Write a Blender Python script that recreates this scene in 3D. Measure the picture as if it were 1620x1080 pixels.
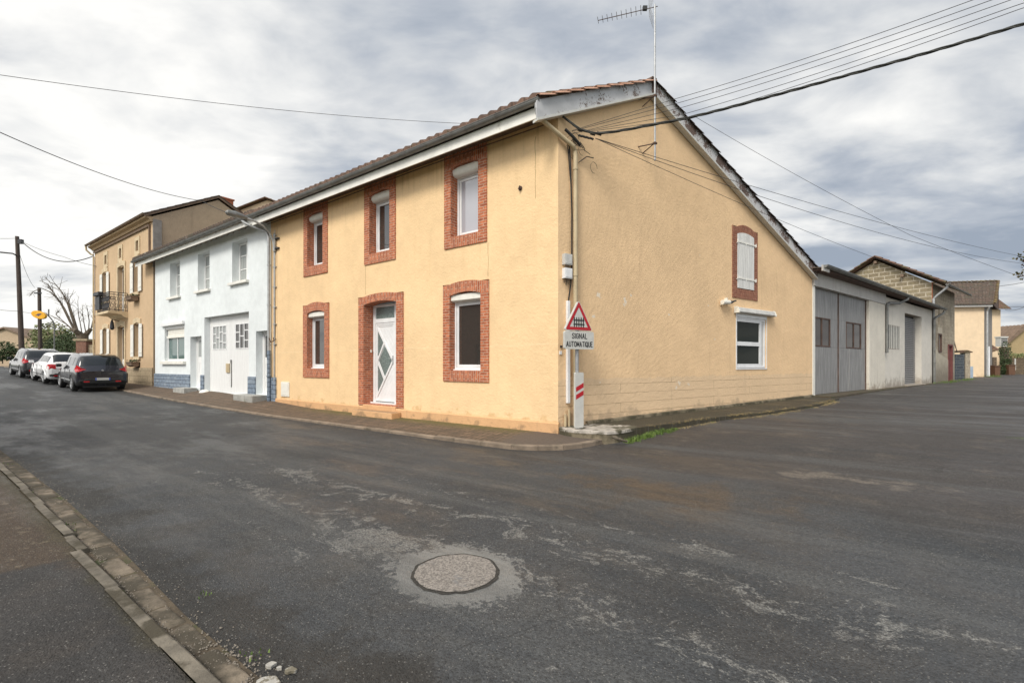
import bpy, bmesh, math, random
from mathutils import Vector, noise as mnoise
R=math.radians
random.seed(7)
S=bpy.context.scene
col=S.collection
for o in list(bpy.data.objects): bpy.data.objects.remove(o)
# ---------------------------------------------------------------- camera, sky, sun, exposure
cam=bpy.data.cameras.new('camera'); co=bpy.data.objects.new('camera',cam); col.objects.link(co)
cam.sensor_width=36; cam.lens=16; cam.shift_y=0.0222; cam.clip_end=2000; cam.clip_start=.05
co.location=(0,0,1.52); co.rotation_euler=(R(90),0,0); S.camera=co
S.view_settings.view_transform='Standard'; S.view_settings.look='None'; S.view_settings.exposure=0.08; S.view_settings.gamma=1
SUN=Vector((-.47,-.88,1.0)).normalized()
sl=bpy.data.lights.new('sun','SUN'); sl.energy=2.6; sl.angle=R(20); sl.color=(1,.95,.86)
so=bpy.data.objects.new('sun',sl); col.objects.link(so); so.location=(-20,-20,40)
so.rotation_euler=SUN.to_track_quat('Z','Y').to_euler()

class NT:
    """small node helper: value or socket inputs"""
    def __init__(s,tree): s.t=tree; s.n=tree.nodes; s.l=tree.links
    def put(s,sock,v):
        if isinstance(v,bpy.types.NodeSocket): s.l.new(v,sock)
        else:
            if hasattr(sock,'default_value'):
                dv=sock.default_value
                if hasattr(dv,'__len__') and not hasattr(v,'__len__'): v=(v,v,v,1)[:len(dv)]
                if hasattr(dv,'__len__') and len(dv)==4 and len(v)==3: v=(*v,1)
                sock.default_value=v
    def add(s,ty,ins={},out=0,**pr):
        nd=s.n.new(ty)
        for k,v in pr.items(): setattr(nd,k,v)
        for k,v in ins.items(): s.put(nd.inputs[k],v)
        return nd.outputs[out]
    def m(s,op,a,b=0,c=0,clamp=False): return s.add('ShaderNodeMath',{0:a,1:b,2:c},operation=op,use_clamp=clamp)
    def noise(s,vec,scale,detail=4,rough=.55,dist=0): return s.add('ShaderNodeTexNoise',{'Vector':vec,'Scale':scale,'Detail':detail,'Roughness':rough,'Distortion':dist})
    def ramp(s,v,a,b,x=0.,y=1.,smooth=True): return s.add('ShaderNodeMapRange',{0:v,1:a,2:b,3:x,4:y},interpolation_type='SMOOTHSTEP' if smooth else 'LINEAR')
    def mix(s,f,a,b): return s.add('ShaderNodeMix',{0:f,6:a,7:b},out=2,data_type='RGBA')
    def mul(s,a,b,f=1): return s.add('ShaderNodeMix',{0:f,6:a,7:b},out=2,data_type='RGBA',blend_type='MULTIPLY')
    def xyz(s,v):
        nd=s.n.new('ShaderNodeSeparateXYZ'); s.l.new(v,nd.inputs[0]); return nd.outputs[0],nd.outputs[1],nd.outputs[2]
    def comb(s,x,y,z): return s.add('ShaderNodeCombineXYZ',{0:x,1:y,2:z})
    def vmul(s,v,k): return s.add('ShaderNodeVectorMath',{0:v,1:k},operation='MULTIPLY')

W=bpy.data.worlds.new('World'); S.world=W; W.use_nodes=True
t=NT(W.node_tree); t.n.clear()
sky=t.add('ShaderNodeTexSky',sky_type='NISHITA',sun_disc=False,sun_elevation=math.asin(SUN.z),sun_rotation=math.atan2(SUN.x,SUN.y))
gen=t.add('ShaderNodeTexCoord',out=0)
dx,dy,dz=t.xyz(gen)
den=t.m('ADD',t.m('MAXIMUM',dz,0.0),.16)
pl=t.comb(t.m('DIVIDE',dx,den),t.m('DIVIDE',dy,den),0)
# cloud deck streaked towards the right
rot=t.add('ShaderNodeMapping',{'Vector':pl,'Rotation':(0,0,R(28)),'Scale':(1,1.5,1)})
n1=t.noise(rot,.62,5,.5,.5); n2=t.noise(rot,2.1,6,.55,.4); n3=t.noise(rot,7,4,.5,.2)
cl=t.m('ADD',t.m('ADD',t.m('MULTIPLY',n1,.62),t.m('MULTIPLY',n2,.31)),t.m('MULTIPLY',n3,.07)); cl=t.m('ADD',t.m('MULTIPLY',t.m('SUBTRACT',cl,.5),1.75),.522)
az=t.m('ADD',t.m('MULTIPLY',dx,-.30),0)           # brighter on the left
low=t.ramp(dz,.0,.36,1,0)                          # near the horizon
leftlow=t.m('MULTIPLY',low,t.ramp(dx,.1,-.55,0,1))
rightlow=t.m('MULTIPLY',t.ramp(dz,.42,.1,0,1),t.ramp(dx,.2,.7,0,1))
v=t.m('ADD',cl,t.m('ADD',t.m('MULTIPLY',leftlow,.17),t.m('MULTIPLY',rightlow,-.13)))
v=t.m('ADD',v,t.m('MULTIPLY',az,.12))
rim=t.m('MULTIPLY',t.ramp(dz,.15,.03,0,1),t.ramp(dx,.3,.7,0,1))
v=t.m('ADD',v,t.m('MULTIPLY',rim,.22))
v=t.m('SUBTRACT',v,t.m('MULTIPLY',t.ramp(dz,.28,.60),.035)); v=t.m('SUBTRACT',v,t.m('MULTIPLY',t.ramp(dx,.1,.7),.025))
cr=t.n.new('ShaderNodeValToRGB'); t.l.new(v,cr.inputs[0])
el=cr.color_ramp.elements
el[0].position=.30; el[0].color=(.33,.385,.48,1)
el[1].position=.65; el[1].color=(1.0,1.0,1.0,1)
e=el.new(.40); e.color=(.475,.52,.60,1)
e=el.new(.475); e.color=(.64,.67,.72,1)
e=el.new(.55); e.color=(.81,.825,.85,1)
# broad glow added round the sun behind the camera to brighten the front walls
dt=t.add('ShaderNodeVectorMath',{0:gen,1:tuple(SUN)},out=1,operation='DOT_PRODUCT')
gl=t.m('ADD',t.m('MULTIPLY',t.ramp(dt,.15,1,0,1),.7),1.0)
cc=t.add('ShaderNodeVectorMath',{0:cr.outputs[0],1:t.comb(t.m('MULTIPLY',gl,10),t.m('MULTIPLY',gl,9.9),t.m('MULTIPLY',gl,9.6))},operation='MULTIPLY')
fin=t.mix(.96,sky,cc)
bg=t.add('ShaderNodeBackground',{'Color':fin,'Strength':.1})
wo=t.n.new('ShaderNodeOutputWorld'); t.l.new(bg,wo.inputs[0])

# ---------------------------------------------------------------- frames and builders
class Fr:
    def __init__(s,ox,oy,vpx=None,side='L',ex=None):
        if ex is None:
            a=math.atan(abs(vpx-810)/720); q,c=math.sin(a),math.cos(a)
            ex=(q,-c) if side=='L' else (q,c)
        s.o=(ox,oy); s.ex=ex; s.ey=(-ex[1],ex[0])          # x along the wall to the right, y inward
    def P(s,x,y,z): return (s.o[0]+x*s.ex[0]+y*s.ey[0], s.o[1]+x*s.ex[1]+y*s.ey[1], z)
I=Fr(0,0,ex=(1,0))
CX,CY=.938,9.25
FF=Fr(CX,CY,-184,'L')                   # yellow front
w0=FF.P(-11.7,0,0); WF=Fr(w0[0],w0[1],-203,'L')
GF=Fr(CX,CY,1850,'R')                   # yellow gable
g0=GF.P(11.56,0,0); GG=Fr(g0[0],g0[1],1760,'R')
def ss(x,a,b):
    t=max(0,min(1,(x-a)/(b-a))); return t*t*(3-2*t)
def sn(x,y):
    rx,ry=x-CX,y-CY
    return -(rx*FF.ex[0]+ry*FF.ex[1]), -(rx*FF.ey[0]+ry*FF.ey[1])
def SN(s,n): return FF.P(-s,-n,0)[:2]
def interp(x,tab):
    if x<=tab[0][0]: return tab[0][1]
    for (a,p),(b,q) in zip(tab,tab[1:]):
        if x<=b: return p+(q-p)*(x-a)/(b-a)
    return tab[-1][1]
def ground(x,y):
    s,n=sn(x,y)
    g1=interp(s,[(9,0),(16,.08),(23,.25),(28,.46),(34,.72),(42,1.0),(60,1.25),(400,1.3)])
    g2=interp(-n,[(0,0),(.5,.03),(1.2,.10),(2,.14),(4.5,.21),(8,.28),(11,.36),(20,.40),(60,.5)])
    return g1+g2*ss(6-s,0,6)

class MB:
    def __init__(s,F=I): s.F=F; s.v=[]; s.f=[]; s.uv=[]; s.sm=[]
    def face(s,pts,uv=None,smooth=False):
        i=len(s.v); s.v+= [s.F.P(*p) for p in pts]; s.f.append(list(range(i,i+len(pts))))
        if uv is None:
            a=[Vector(p) for p in pts]; nn=Vector((0,0,0))
            for k in range(len(a)):
                p,q=a[k],a[(k+1)%len(a)]; nn+=Vector(((p.y-q.y)*(p.z+q.z),(p.z-q.z)*(p.x+q.x),(p.x-q.x)*(p.y+q.y)))
            ax=max(range(3),key=lambda k:abs(nn[k]))
            uv=[((p[1],p[2]),(p[0],p[2]),(p[0],p[1]))[ax] for p in pts]
        s.uv.append(uv); s.sm.append(smooth)
        return s
    def box(s,x0,x1,y0,y1,z0,z1,skip='',uvswap=False):
        x0,x1=sorted((x0,x1)); y0,y1=sorted((y0,y1)); z0,z1=sorted((z0,z1))
        fs={'f':[(x0,y0,z0),(x1,y0,z0),(x1,y0,z1),(x0,y0,z1)],'b':[(x1,y1,z0),(x0,y1,z0),(x0,y1,z1),(x1,y1,z1)],
            'l':[(x0,y1,z0),(x0,y0,z0),(x0,y0,z1),(x0,y1,z1)],'r':[(x1,y0,z0),(x1,y1,z0),(x1,y1,z1),(x1,y0,z1)],
            't':[(x0,y0,z1),(x1,y0,z1),(x1,y1,z1),(x0,y1,z1)],'d':[(x0,y1,z0),(x1,y1,z0),(x1,y0,z0),(x0,y0,z0)]}
        for k,p in fs.items():
            if k not in skip: s.face(p, [(q[2],q[0]) for q in p] if uvswap and k in 'fb' else None)
        return s
    def prism(s,poly,y0,y1):
        """poly: list of (x,z), counter-clockwise seen from the front; extruded in y"""
        s.face([(x,y0,z) for x,z in poly]); s.face([(x,y1,z) for x,z in poly][::-1])
        for k in range(len(poly)):
            a,b=poly[k],poly[(k+1)%len(poly)]
            s.face([(b[0],y0,b[1]),(a[0],y0,a[1]),(a[0],y1,a[1]),(b[0],y1,b[1])])
        return s
    def slab(s,poly,z0,z1,zf=None):
        """poly: (x,y) ccw from above; zf(x,y) adds height"""
        h=lambda x,y:(zf(*s.F.P(x,y,0)[:2]) if zf else 0)
        s.face([(x,y,z1+h(x,y)) for x,y in poly]); s.face([(x,y,z0+h(x,y)) for x,y in poly][::-1])
        for k in range(len(poly)):
            a,b=poly[k],poly[(k+1)%len(poly)]
            s.face([(a[0],a[1],z0+h(*a)),(b[0],b[1],z0+h(*b)),(b[0],b[1],z1+h(*b)),(a[0],a[1],z1+h(*a))])
        return s
    def tube(s,pts,r,n=8,caps=True,r1=None):
        P=[Vector(p) for p in pts]; L=0; up=None; rings=[]
        for i,p in enumerate(P):
            d=(P[min(i+1,len(P)-1)]-P[max(i-1,0)]).normalized()
            if up is None: up=d.orthogonal().normalized()
            up=(up-d*up.dot(d)).normalized(); sd=d.cross(up)
            rr=r if r1 is None else r+(r1-r)*i/(len(P)-1)
            if callable(r): rr=r(i/(len(P)-1))
            rings.append([p+up*rr*math.cos(2*math.pi*k/n)+sd*rr*math.sin(2*math.pi*k/n) for k in range(n)])
        for i in range(len(P)-1):
            l2=L+(P[i+1]-P[i]).length
            for k in range(n):
                k2=(k+1)%n
                s.face([rings[i][k],rings[i][k2],rings[i+1][k2],rings[i+1][k]],[(k*.05,L),(k*.05+.05,L),(k*.05+.05,l2),(k*.05,l2)],True)
            L=l2
        if caps: s.face(rings[0][::-1]); s.face(rings[-1])
        return s
    def disc(s,c,r,n=24,ax='y',depth=.01,ry=None):
        ry=ry or r; ring=[]
        for k in range(n):
            a=2*math.pi*k/n; u,w=r*math.cos(a),ry*math.sin(a)
            ring.append({'y':(c[0]+u,c[1],c[2]+w),'x':(c[0],c[1]+u,c[2]+w),'z':(c[0]+u,c[1]+w,c[2])}[ax])
        off={'y':(0,depth,0),'x':(depth,0,0),'z':(0,0,-depth)}[ax]
        r2=[tuple(a+b for a,b in zip(p,off)) for p in ring]
        s.face(ring); s.face(r2[::-1])
        for k in range(n): s.face([ring[(k+1)%n],ring[k],r2[k],r2[(k+1)%n]],smooth=False)
        return s
    def grid(s,P,closed=False,smooth=True,uv=None):
        for i in range(len(P)-1):
            for j in range(len(P[0])-1):
                s.face([P[i][j],P[i][j+1],P[i+1][j+1],P[i+1][j]],uv and [uv[i][j],uv[i][j+1],uv[i+1][j+1],uv[i+1][j]],smooth)
        return s
    def build(s,name,m,parent=None,loc=None,merge=False,bevel=0,sub=0,autosm=False):
        root=parent
        while root is not None and root.parent: root=root.parent
        L=Vector(root.location) if root else Vector(loc) if loc else None
        if L is None: 
            n=len(s.v); L=Vector((sum(p[0] for p in s.v)/n,sum(p[1] for p in s.v)/n,min(p[2] for p in s.v)))
        me=bpy.data.meshes.new(name)
        me.from_pydata([tuple(Vector(p)-L) for p in s.v],[],s.f)
        ul=me.uv_layers.new(name='UVMap').data; k=0
        for u in s.uv:
            for q in u: ul[k].uv=q; k+=1
        me.polygons.foreach_set('use_smooth',s.sm)
        me.materials.append(m)
        if merge:
            b=bmesh.new(); b.from_mesh(me); bmesh.ops.remove_doubles(b,verts=b.verts,dist=1e-4); bmesh.ops.recalc_face_normals(b,faces=b.faces); b.to_mesh(me); b.free()
        ob=bpy.data.objects.new(name,me); col.objects.link(ob)
        if parent: ob.parent=parent
        else: ob.location=L
        if bevel:
            if not merge:
                b=bmesh.new(); b.from_mesh(me); bmesh.ops.remove_doubles(b,verts=b.verts,dist=1e-4); b.to_mesh(me); b.free()
            md=ob.modifiers.new('bevel','BEVEL'); md.width=bevel; md.segments=2; md.limit_method='ANGLE'
        if sub: md=ob.modifiers.new('sub','SUBSURF'); md.levels=sub; md.render_levels=sub
        return ob
def tag(o,label=None,cat=None,group=None,kind=None):
    if label: o['label']=label
    if cat: o['category']=cat
    if group: o['group']=group
    if kind: o['kind']=kind
    return o
def thing(name,loc,label,cat,group=None,rz=0):
    o=bpy.data.objects.new(name,None); col.objects.link(o); o.location=loc; o.rotation_euler=(0,0,rz); o.empty_display_size=.2
    return tag(o,label,cat,group)
def structure(name,mb,m,**k): return tag(mb.build(name,m,**k),kind='structure')
def copy_tree(o,parent=None):
    c=o.copy(); col.objects.link(c); c.parent=parent
    for ch in list(o.children): copy_tree(ch,c)
    return c

# ---------------------------------------------------------------- materials
def newmat(name):
    m=bpy.data.materials.new(name); m.use_nodes=True; t=NT(m.node_tree)
    b=t.n['Principled BSDF']; return m,t,b
def bump(t,b,h,strength,dist=.01):
    t.put(b.inputs['Normal'],t.add('ShaderNodeBump',{'Height':h,'Strength':strength,'Distance':dist}))
def simple(name,c,rough=.7,metal=0,var=.12,vs=4,bmp=0,bs=80,c2=None,c2s=2.,c2a=.55,c2b=.7,spec=.5,coat=0,stretch=(1,1,1)):
    m,t,b=newmat(name); oc=t.add('ShaderNodeTexCoord',out=3)
    if stretch!=(1,1,1): oc=t.vmul(oc,stretch)
    n=t.noise(oc,vs,5,.6)
    k=t.ramp(n,.3,.7,1-var,1+var)
    cc=t.add('ShaderNodeVectorMath',{0:c,1:t.comb(k,k,k)},operation='MULTIPLY')
    if c2: cc=t.mix(t.ramp(t.noise(oc,c2s,6,.65),c2a,c2b),cc,c2)
    t.put(b.inputs['Base Color'],cc); b.inputs['Roughness'].default_value=rough; b.inputs['Metallic'].default_value=metal
    b.inputs['Specular IOR Level'].default_value=spec
    if coat: b.inputs['Coat Weight'].default_value=coat; b.inputs['Coat Roughness'].default_value=.05
    if bmp: bump(t,b,t.noise(oc,bs,4,.6),bmp)
    return m
def stucco(name,c,stain=(.5,.36,.2),blocks=None,flakes=False,lines=(),grit=60,bstr=.5,basez=.3,foot=.35,streak=.3):
    """rendered wall: uneven paint, rough plaster, dirt near the foot, optional block courses and flaking"""
    m,t,b=newmat(name); uv=t.add('ShaderNodeTexCoord',out=2); u,v,_=t.xyz(uv)
    p=t.comb(u,v,0)
    big=t.noise(p,.55,5,.6); mid=t.noise(p,3.2,5,.6); fine=t.noise(p,grit,3,.6); grain=t.noise(p,grit*.28,3,.6)
    k=t.m('ADD',t.ramp(big,.3,.7,.93,1.05),t.m('ADD',t.ramp(mid,.3,.7,-.035,.035),t.ramp(fine,.3,.7,-.05,.05)))
    cc=t.add('ShaderNodeVectorMath',{0:c,1:t.comb(k,k,k)},operation='MULTIPLY')
    # vertical run-off streaks
    st=t.noise(t.comb(t.m('MULTIPLY',u,5),t.m('MULTIPLY',v,.35),0),1,5,.6)
    cc=t.mix(t.m('MULTIPLY',t.ramp(st,.55,.8),streak),cc,stain)
    # dirt at the foot
    ft=t.m('ADD',v,t.ramp(mid,.2,.8,-.25,.25)); ft=t.ramp(ft,basez-.05,basez+foot,.75,0)
    cc=t.mix(ft,cc,stain)
    trowel=t.noise(p,11,5,.65,.1); h=t.m('ADD',t.m('MULTIPLY',trowel,1.2),t.m('ADD',t.m('MULTIPLY',grain,1.),t.m('MULTIPLY',fine,.5)))
    if blocks:
        z1,bw,bh,dc=blocks
        br=t.add('ShaderNodeTexBrick',{'Vector':t.comb(u,v,0),'Scale':1,'Mortar Size':.007,'Brick Width':bw,'Row Height':bh,'Mortar Smooth':.4},out=1)
        msk=t.ramp(t.m('ADD',v,t.ramp(mid,.3,.7,-.03,.03)),z1,z1-.03)
        vert=t.m('MULTIPLY',br,msk)
        cc=t.mix(t.m('MULTIPLY',msk,.35),cc,dc)
        cc=t.mix(t.m('MULTIPLY',vert,t.ramp(mid,.35,.6,.1,.65)),cc,(.26,.18,.10))
        h=t.m('SUBTRACT',h,t.m('MULTIPLY',vert,.6))
    if flakes:
        for (fx,fz,fr,el_) in flakes:
            d=t.m('SQRT',t.m('ADD',t.m('POWER',t.m('MULTIPLY',t.m('SUBTRACT',u,fx),el_),2),t.m('POWER',t.m('SUBTRACT',v,fz),2)))
            dd=t.m('ADD',d,t.ramp(t.noise(p,14,4,.6),.3,.7,-fr*.9,fr*.9,False))
            cc=t.mix(t.m('MULTIPLY',t.ramp(dd,fr*.8,fr*.65),.8),cc,(.78,.70,.58))
    if lines:
        d=t.m('ABSOLUTE',t.m('SUBTRACT',t.m('ADD',v,t.ramp(t.noise(p,1.2,3,.6),.3,.7,-.015,.015)),1.93))
        cc=t.mix(t.m('MULTIPLY',t.ramp(d,.014,.004),.22),cc,(1.,.82,.55))
        # chipped paint low down near the corner
        ch=t.m('MULTIPLY',t.ramp(t.noise(t.vmul(p,(1,1.6,1)),11,5,.75),.66,.69),t.m('MULTIPLY',t.ramp(v,.75,.42),t.ramp(u,-2.6,-.8)))
        cc=t.mix(t.m('MULTIPLY',ch,.7),cc,(.28,.18,.10))
        # grime washed down from the eave and below the window feet
        gr=t.m('MULTIPLY',t.ramp(t.noise(t.comb(t.m('MULTIPLY',u,9),t.m('MULTIPLY',v,.5),0),1,5,.65),.48,.72),t.ramp(v,5.2,6.5))
        cc=t.mix(t.m('MULTIPLY',gr,.45),cc,(.45,.30,.16))
        gr=t.m('MULTIPLY',t.ramp(t.noise(t.comb(t.m('MULTIPLY',u,4),t.m('MULTIPLY',v,.4),0),1,5,.65),.54,.70),.16); cc=t.mix(gr,cc,(.62,.42,.22))
    for (lx,l0,l1) in lines:
        d=t.m('ABSOLUTE',t.m('SUBTRACT',t.m('ADD',u,t.ramp(t.noise(p,2,3,.6),.3,.7,-.012,.012)),lx))
        a=t.m('MULTIPLY',t.ramp(d,.012,.004),t.m('MULTIPLY',t.m('GREATER_THAN',v,l0),t.m('LESS_THAN',v,l1)))
        cc=t.mix(t.m('MULTIPLY',a,.55),cc,(.22,.12,.05))
    t.put(b.inputs['Base Color'],cc); b.inputs['Roughness'].default_value=.92; b.inputs['Specular IOR Level'].default_value=.2
    bump(t,b,h,bstr,.012)
    return m
def brick(name,c1,c2,mortar,bw=.22,rh=.065,ms=.008,var=True,rough=.9,bs=.6,white=0.,soft=.2,dirt=0):
    m,t,b=newmat(name); uv=t.add('ShaderNodeTexCoord',out=2)
    wv=t.add('ShaderNodeVectorMath',{0:uv,1:t.vmul(t.add('ShaderNodeTexNoise',{'Vector':uv,'Scale':5.,'Detail':2},out=1),(.012,.012,0))},operation='ADD')
    nd=t.n.new('ShaderNodeTexBrick'); t.l.new(wv,nd.inputs['Vector'])
    for k,vv in {'Color1':(*c1,1),'Color2':(*c2,1),'Mortar':(*mortar,1),'Scale':1,'Mortar Size':ms,'Brick Width':bw,'Row Height':rh,'Mortar Smooth':soft,'Bias':0}.items(): nd.inputs[k].default_value=vv
    n=t.noise(uv,9,6,.7); k=t.ramp(n,.25,.75,.72,1.25); k=t.comb(k,k,k)
    cc=t.add('ShaderNodeVectorMath',{0:nd.outputs[0],1:k},operation='MULTIPLY')
    cc=t.mix(t.ramp(t.noise(uv,4,6,.75),.60,.72),cc,tuple(x*.35 for x in c1))
    if white: cc=t.mix(t.m('MULTIPLY',t.ramp(t.noise(uv,26,5,.75),.60,.68),white),cc,(.62,.5,.42))
    if dirt: cc=t.mix(t.m('MULTIPLY',t.ramp(t.noise(uv,1.1,5,.6),.45,.65),dirt),cc,(.12,.1,.08))
    t.put(b.inputs['Base Color'],cc); b.inputs['Roughness'].default_value=rough; b.inputs['Specular IOR Level'].default_value=.25
    h=t.m('SUBTRACT',t.m('MULTIPLY',t.noise(uv,60,3,.6),.5),nd.outputs[1]); bump(t,b,h,bs,.01)
    return m
def tiles(name,c1,c2,moss=(.10,.09,.04),ma=.55,lich=.0):
    m,t,b=newmat(name); uv=t.add('ShaderNodeTexCoord',out=2); oc=t.add('ShaderNodeTexCoord',out=3)
    br=t.n.new('ShaderNodeTexBrick'); t.l.new(uv,br.inputs['Vector'])
    for k,vv in {'Color1':(*c1,1),'Color2':(*c2,1),'Mortar':(*[x*.3 for x in c1],1),'Scale':1,'Mortar Size':.012,'Brick Width':.24,'Row Height':.34,'Mortar Smooth':.5}.items(): br.inputs[k].default_value=vv
    br.offset=.0
    n=t.noise(oc,7,6,.7); k=t.ramp(n,.25,.75,.65,1.25); k=t.comb(k,k,k)
    cc=t.add('ShaderNodeVectorMath',{0:br.outputs[0],1:k},operation='MULTIPLY')
    cc=t.mix(t.m('MULTIPLY',t.ramp(t.noise(oc,2.3,6,.7),ma,ma+.15),.8),cc,moss)
    if lich: cc=t.mix(t.m('MULTIPLY',t.ramp(t.noise(oc,5,5,.7),.62,.68),lich),cc,(.5,.48,.42))
    t.put(b.inputs['Base Color'],cc); b.inputs['Roughness'].default_value=.9
    bump(t,b,t.noise(oc,40,3,.6),.4); return m
def paintpeel(name,paint,wood,a=.5,w=.08,stretch=(1,1,1),scale=3):
    m,t,b=newmat(name); oc=t.add('ShaderNodeTexCoord',out=3); o2=t.vmul(oc,stretch)
    n=t.m('ADD',t.m('MULTIPLY',t.noise(o2,scale,6,.7),.7),t.m('MULTIPLY',t.noise(oc,30,4,.6),.3))
    f=t.ramp(n,a,a+w); k=t.ramp(t.noise(o2,2,5,.6),.3,.7,.82,1.08); k=t.comb(k,k,k)
    cc=t.add('ShaderNodeVectorMath',{0:paint,1:k},operation='MULTIPLY')
    t.put(b.inputs['Base Color'],t.mix(f,cc,wood)); b.inputs['Roughness'].default_value=.75
    bump(t,b,t.m('MULTIPLY',f,-1),.3,.004); return m
def plain(name,c,rough=.5,metal=0,coat=0,spec=.5,emit=None):
    m,t,b=newmat(name); b.inputs['Base Color'].default_value=(*c,1); b.inputs['Roughness'].default_value=rough; b.inputs['Metallic'].default_value=metal
    b.inputs['Specular IOR Level'].default_value=spec
    if coat: b.inputs['Coat Weight'].default_value=coat; b.inputs['Coat Roughness'].default_value=.04
    return m
def glass(name,c=(.045,.040,.036),ior=2.1,wob=.02,curtain=None):
    m,t,b=newmat(name); oc=t.add('ShaderNodeTexCoord',out=3)
    cc=c
    if curtain:
        uv=t.add('ShaderNodeTexCoord',out=2); u,v,_=t.xyz(uv)
        fold=t.noise(t.comb(t.m('MULTIPLY',u,14),t.m('MULTIPLY',v,.6),0),1,3,.5)
        cc=t.mix(t.ramp(fold,.3,.7),tuple(x*.7 for x in curtain),curtain)
    t.put(b.inputs['Base Color'],cc); b.inputs['Roughness'].default_value=.03; b.inputs['IOR'].default_value=ior
    bump(t,b,t.noise(oc,1.6,2,.5),wob,.05); return m

M={}
M['front']=stucco('yellow_render',(.84,.60,.345),stain=(.66,.44,.22),lines=[(-1.83,3.5,4.28),(-6.31,3.5,4.33),(-11.25,.5,6.3),(-.55,5.0,6.3)],bstr=.6,basez=.3,foot=.07,streak=.14)
M['gable']=stucco('tan_render',(.82,.575,.34),stain=(.40,.28,.17),blocks=(1.22,3.7,.215,(.66,.52,.37)),
    flakes=[(1.15,3.02,.07,1),(2.0,2.95,.10,1.5),(1.0,2.55,.05,1),(2.2,3.1,.04,1),(4.0,1.05,.07,.9),(4.4,1.0,.05,1),(3.6,2.75,.03,1),(4.9,4.4,.03,1),(5.3,3.1,.03,1),(3.9,.92,.04,.8),(1.2,1.12,.03,1),(5.6,2.2,.03,1)],bstr=.6,basez=.33,foot=.16,grit=40,streak=.26)
M['plinth']=stucco('peach_plinth',(.66,.40,.21),stain=(.30,.2,.12),bstr=.5,basez=.05,foot=.15,streak=.5)
M['brick']=brick('red_brick',(.55,.175,.08),(.34,.10,.05),(.50,.31,.22),bw=.215,rh=.064,ms=.010,white=.75)
M['brick_side']=brick('gable_brick',(.30,.12,.075),(.24,.09,.06),(.40,.24,.16),bw=.21,rh=.06,ms=.006,white=.35)
M['pvc']=simple('white_plastic',(.78,.78,.78),.35,var=.06,vs=3)
M['worn_plastic']=simple('worn_grey_plastic',(.56,.55,.52),.5,var=.12,vs=6,c2=(.35,.32,.28),c2s=3)
M['pvcbox']=simple('cream_plastic',(.80,.775,.70),.45,var=.05,vs=8)
M['white_wood']=paintpeel('white_painted_wood',(.74,.73,.70),(.45,.40,.34),.60,.1,(8,8,.6),4)
M['fascia']=simple('white_fascia',(.78,.76,.70),.6,var=.08,vs=3,c2=(.5,.47,.4),c2s=3,c2a=.6,c2b=.8)
M['soffit']=simple('soffit_board',(.16,.11,.075),.9,var=.25)
M['zinc']=simple('zinc',(.20,.20,.19),.5,metal=.35,var=.2,vs=3,bmp=.1,bs=20,c2=(.10,.09,.08),c2s=4,c2a=.55,c2b=.75)
M['zinc_light']=simple('zinc_light',(.42,.43,.43),.5,metal=.3,var=.15,vs=6)
M['beige_pipe']=simple('beige_pipe',(.50,.40,.25),.55,var=.12,vs=3,c2=(.28,.22,.14),c2s=5,c2a=.6,c2b=.8)
M['peel_grey']=paintpeel('peeling_barge_paint',(.52,.52,.53),(.13,.095,.075),.53,.05,(1,1,1),1.9)
M['peel_brown']=paintpeel('worn_brown_board',(.15,.10,.08),(.55,.54,.54),.475,.05,(1,1,1),2.0)
M['tile']=tiles('clay_tiles',(.17,.10,.07),(.12,.075,.055),ma=.55)
M['tile_orange']=tiles('orange_rake_tiles',(.50,.29,.20),(.42,.22,.14),ma=.62)
M['tile_dark']=tiles('dark_old_tiles',(.085,.062,.047),(.125,.082,.06),moss=(.07,.065,.04),ma=.5,lich=.7)
M['tile_red']=tiles('red_brown_tiles',(.17,.095,.065),(.12,.07,.05),ma=.48)
M['white_wall']=stucco('pale_blue_white_render',(.75,.785,.79),stain=(.55,.55,.53),bstr=.25,grit=50,basez=-.3,foot=.2,streak=.04)
M['blue_stone']=brick('blue_grey_cladding',(.20,.25,.32),(.27,.32,.38),(.07,.09,.12),bw=.42,rh=.16,ms=.014,bs=1.,soft=.6)
M['grey_concrete']=simple('grey_concrete',(.36,.355,.33),.9,var=.2,vs=5,bmp=.4,bs=50,c2=(.12,.14,.06),c2s=3,c2a=.6,c2b=.75)
M['slab']=simple('pale_slab_concrete',(.42,.38,.33),.92,var=.3,vs=5,bmp=.6,bs=45,c2=(.09,.08,.05),c2s=3.2,c2a=.47,c2b=.58)
M['ledge']=simple('mossy_ledge',(.20,.165,.11),.92,var=.3,vs=5,bmp=.5,bs=45,c2=(.07,.06,.035),c2s=2.,c2a=.42,c2b=.54)
M['white_door']=simple('white_painted_boards',(.80,.80,.79),.55,var=.05,vs=3,stretch=(9,9,.5))
M['tan_wall']=stucco('ochre_render',(.56,.405,.255),stain=(.30,.21,.12),bstr=.4,basez=.4,foot=.5,streak=.25)
M['tan_side']=stucco('brown_roughcast',(.47,.36,.25),stain=(.26,.2,.14),bstr=1.,grit=22,basez=0,foot=.1,streak=.4)
M['stone_trim']=simple('pale_stone_trim',(.58,.46,.30),.9,var=.15,bmp=.3)
M['stone_base']=brick('stone_base',(.46,.37,.25),(.38,.30,.2),(.2,.16,.11),bw=.7,rh=.3,ms=.012)
M['cornice']=simple('dark_cornice',(.20,.14,.10),.9,var=.2)
M['shutter']=simple('cream_shutter',(.76,.74,.68),.6,var=.06)
M['iron']=simple('dark_iron',(.035,.035,.04),.55,var=.2)
M['glass']=glass('window_glass')
M['glass_up']=glass('upstairs_glass',(.40,.40,.44),2.0)
M['glass_curtain']=glass('net_curtain_glass',ior=1.5,curtain=(.42,.44,.43))
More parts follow.
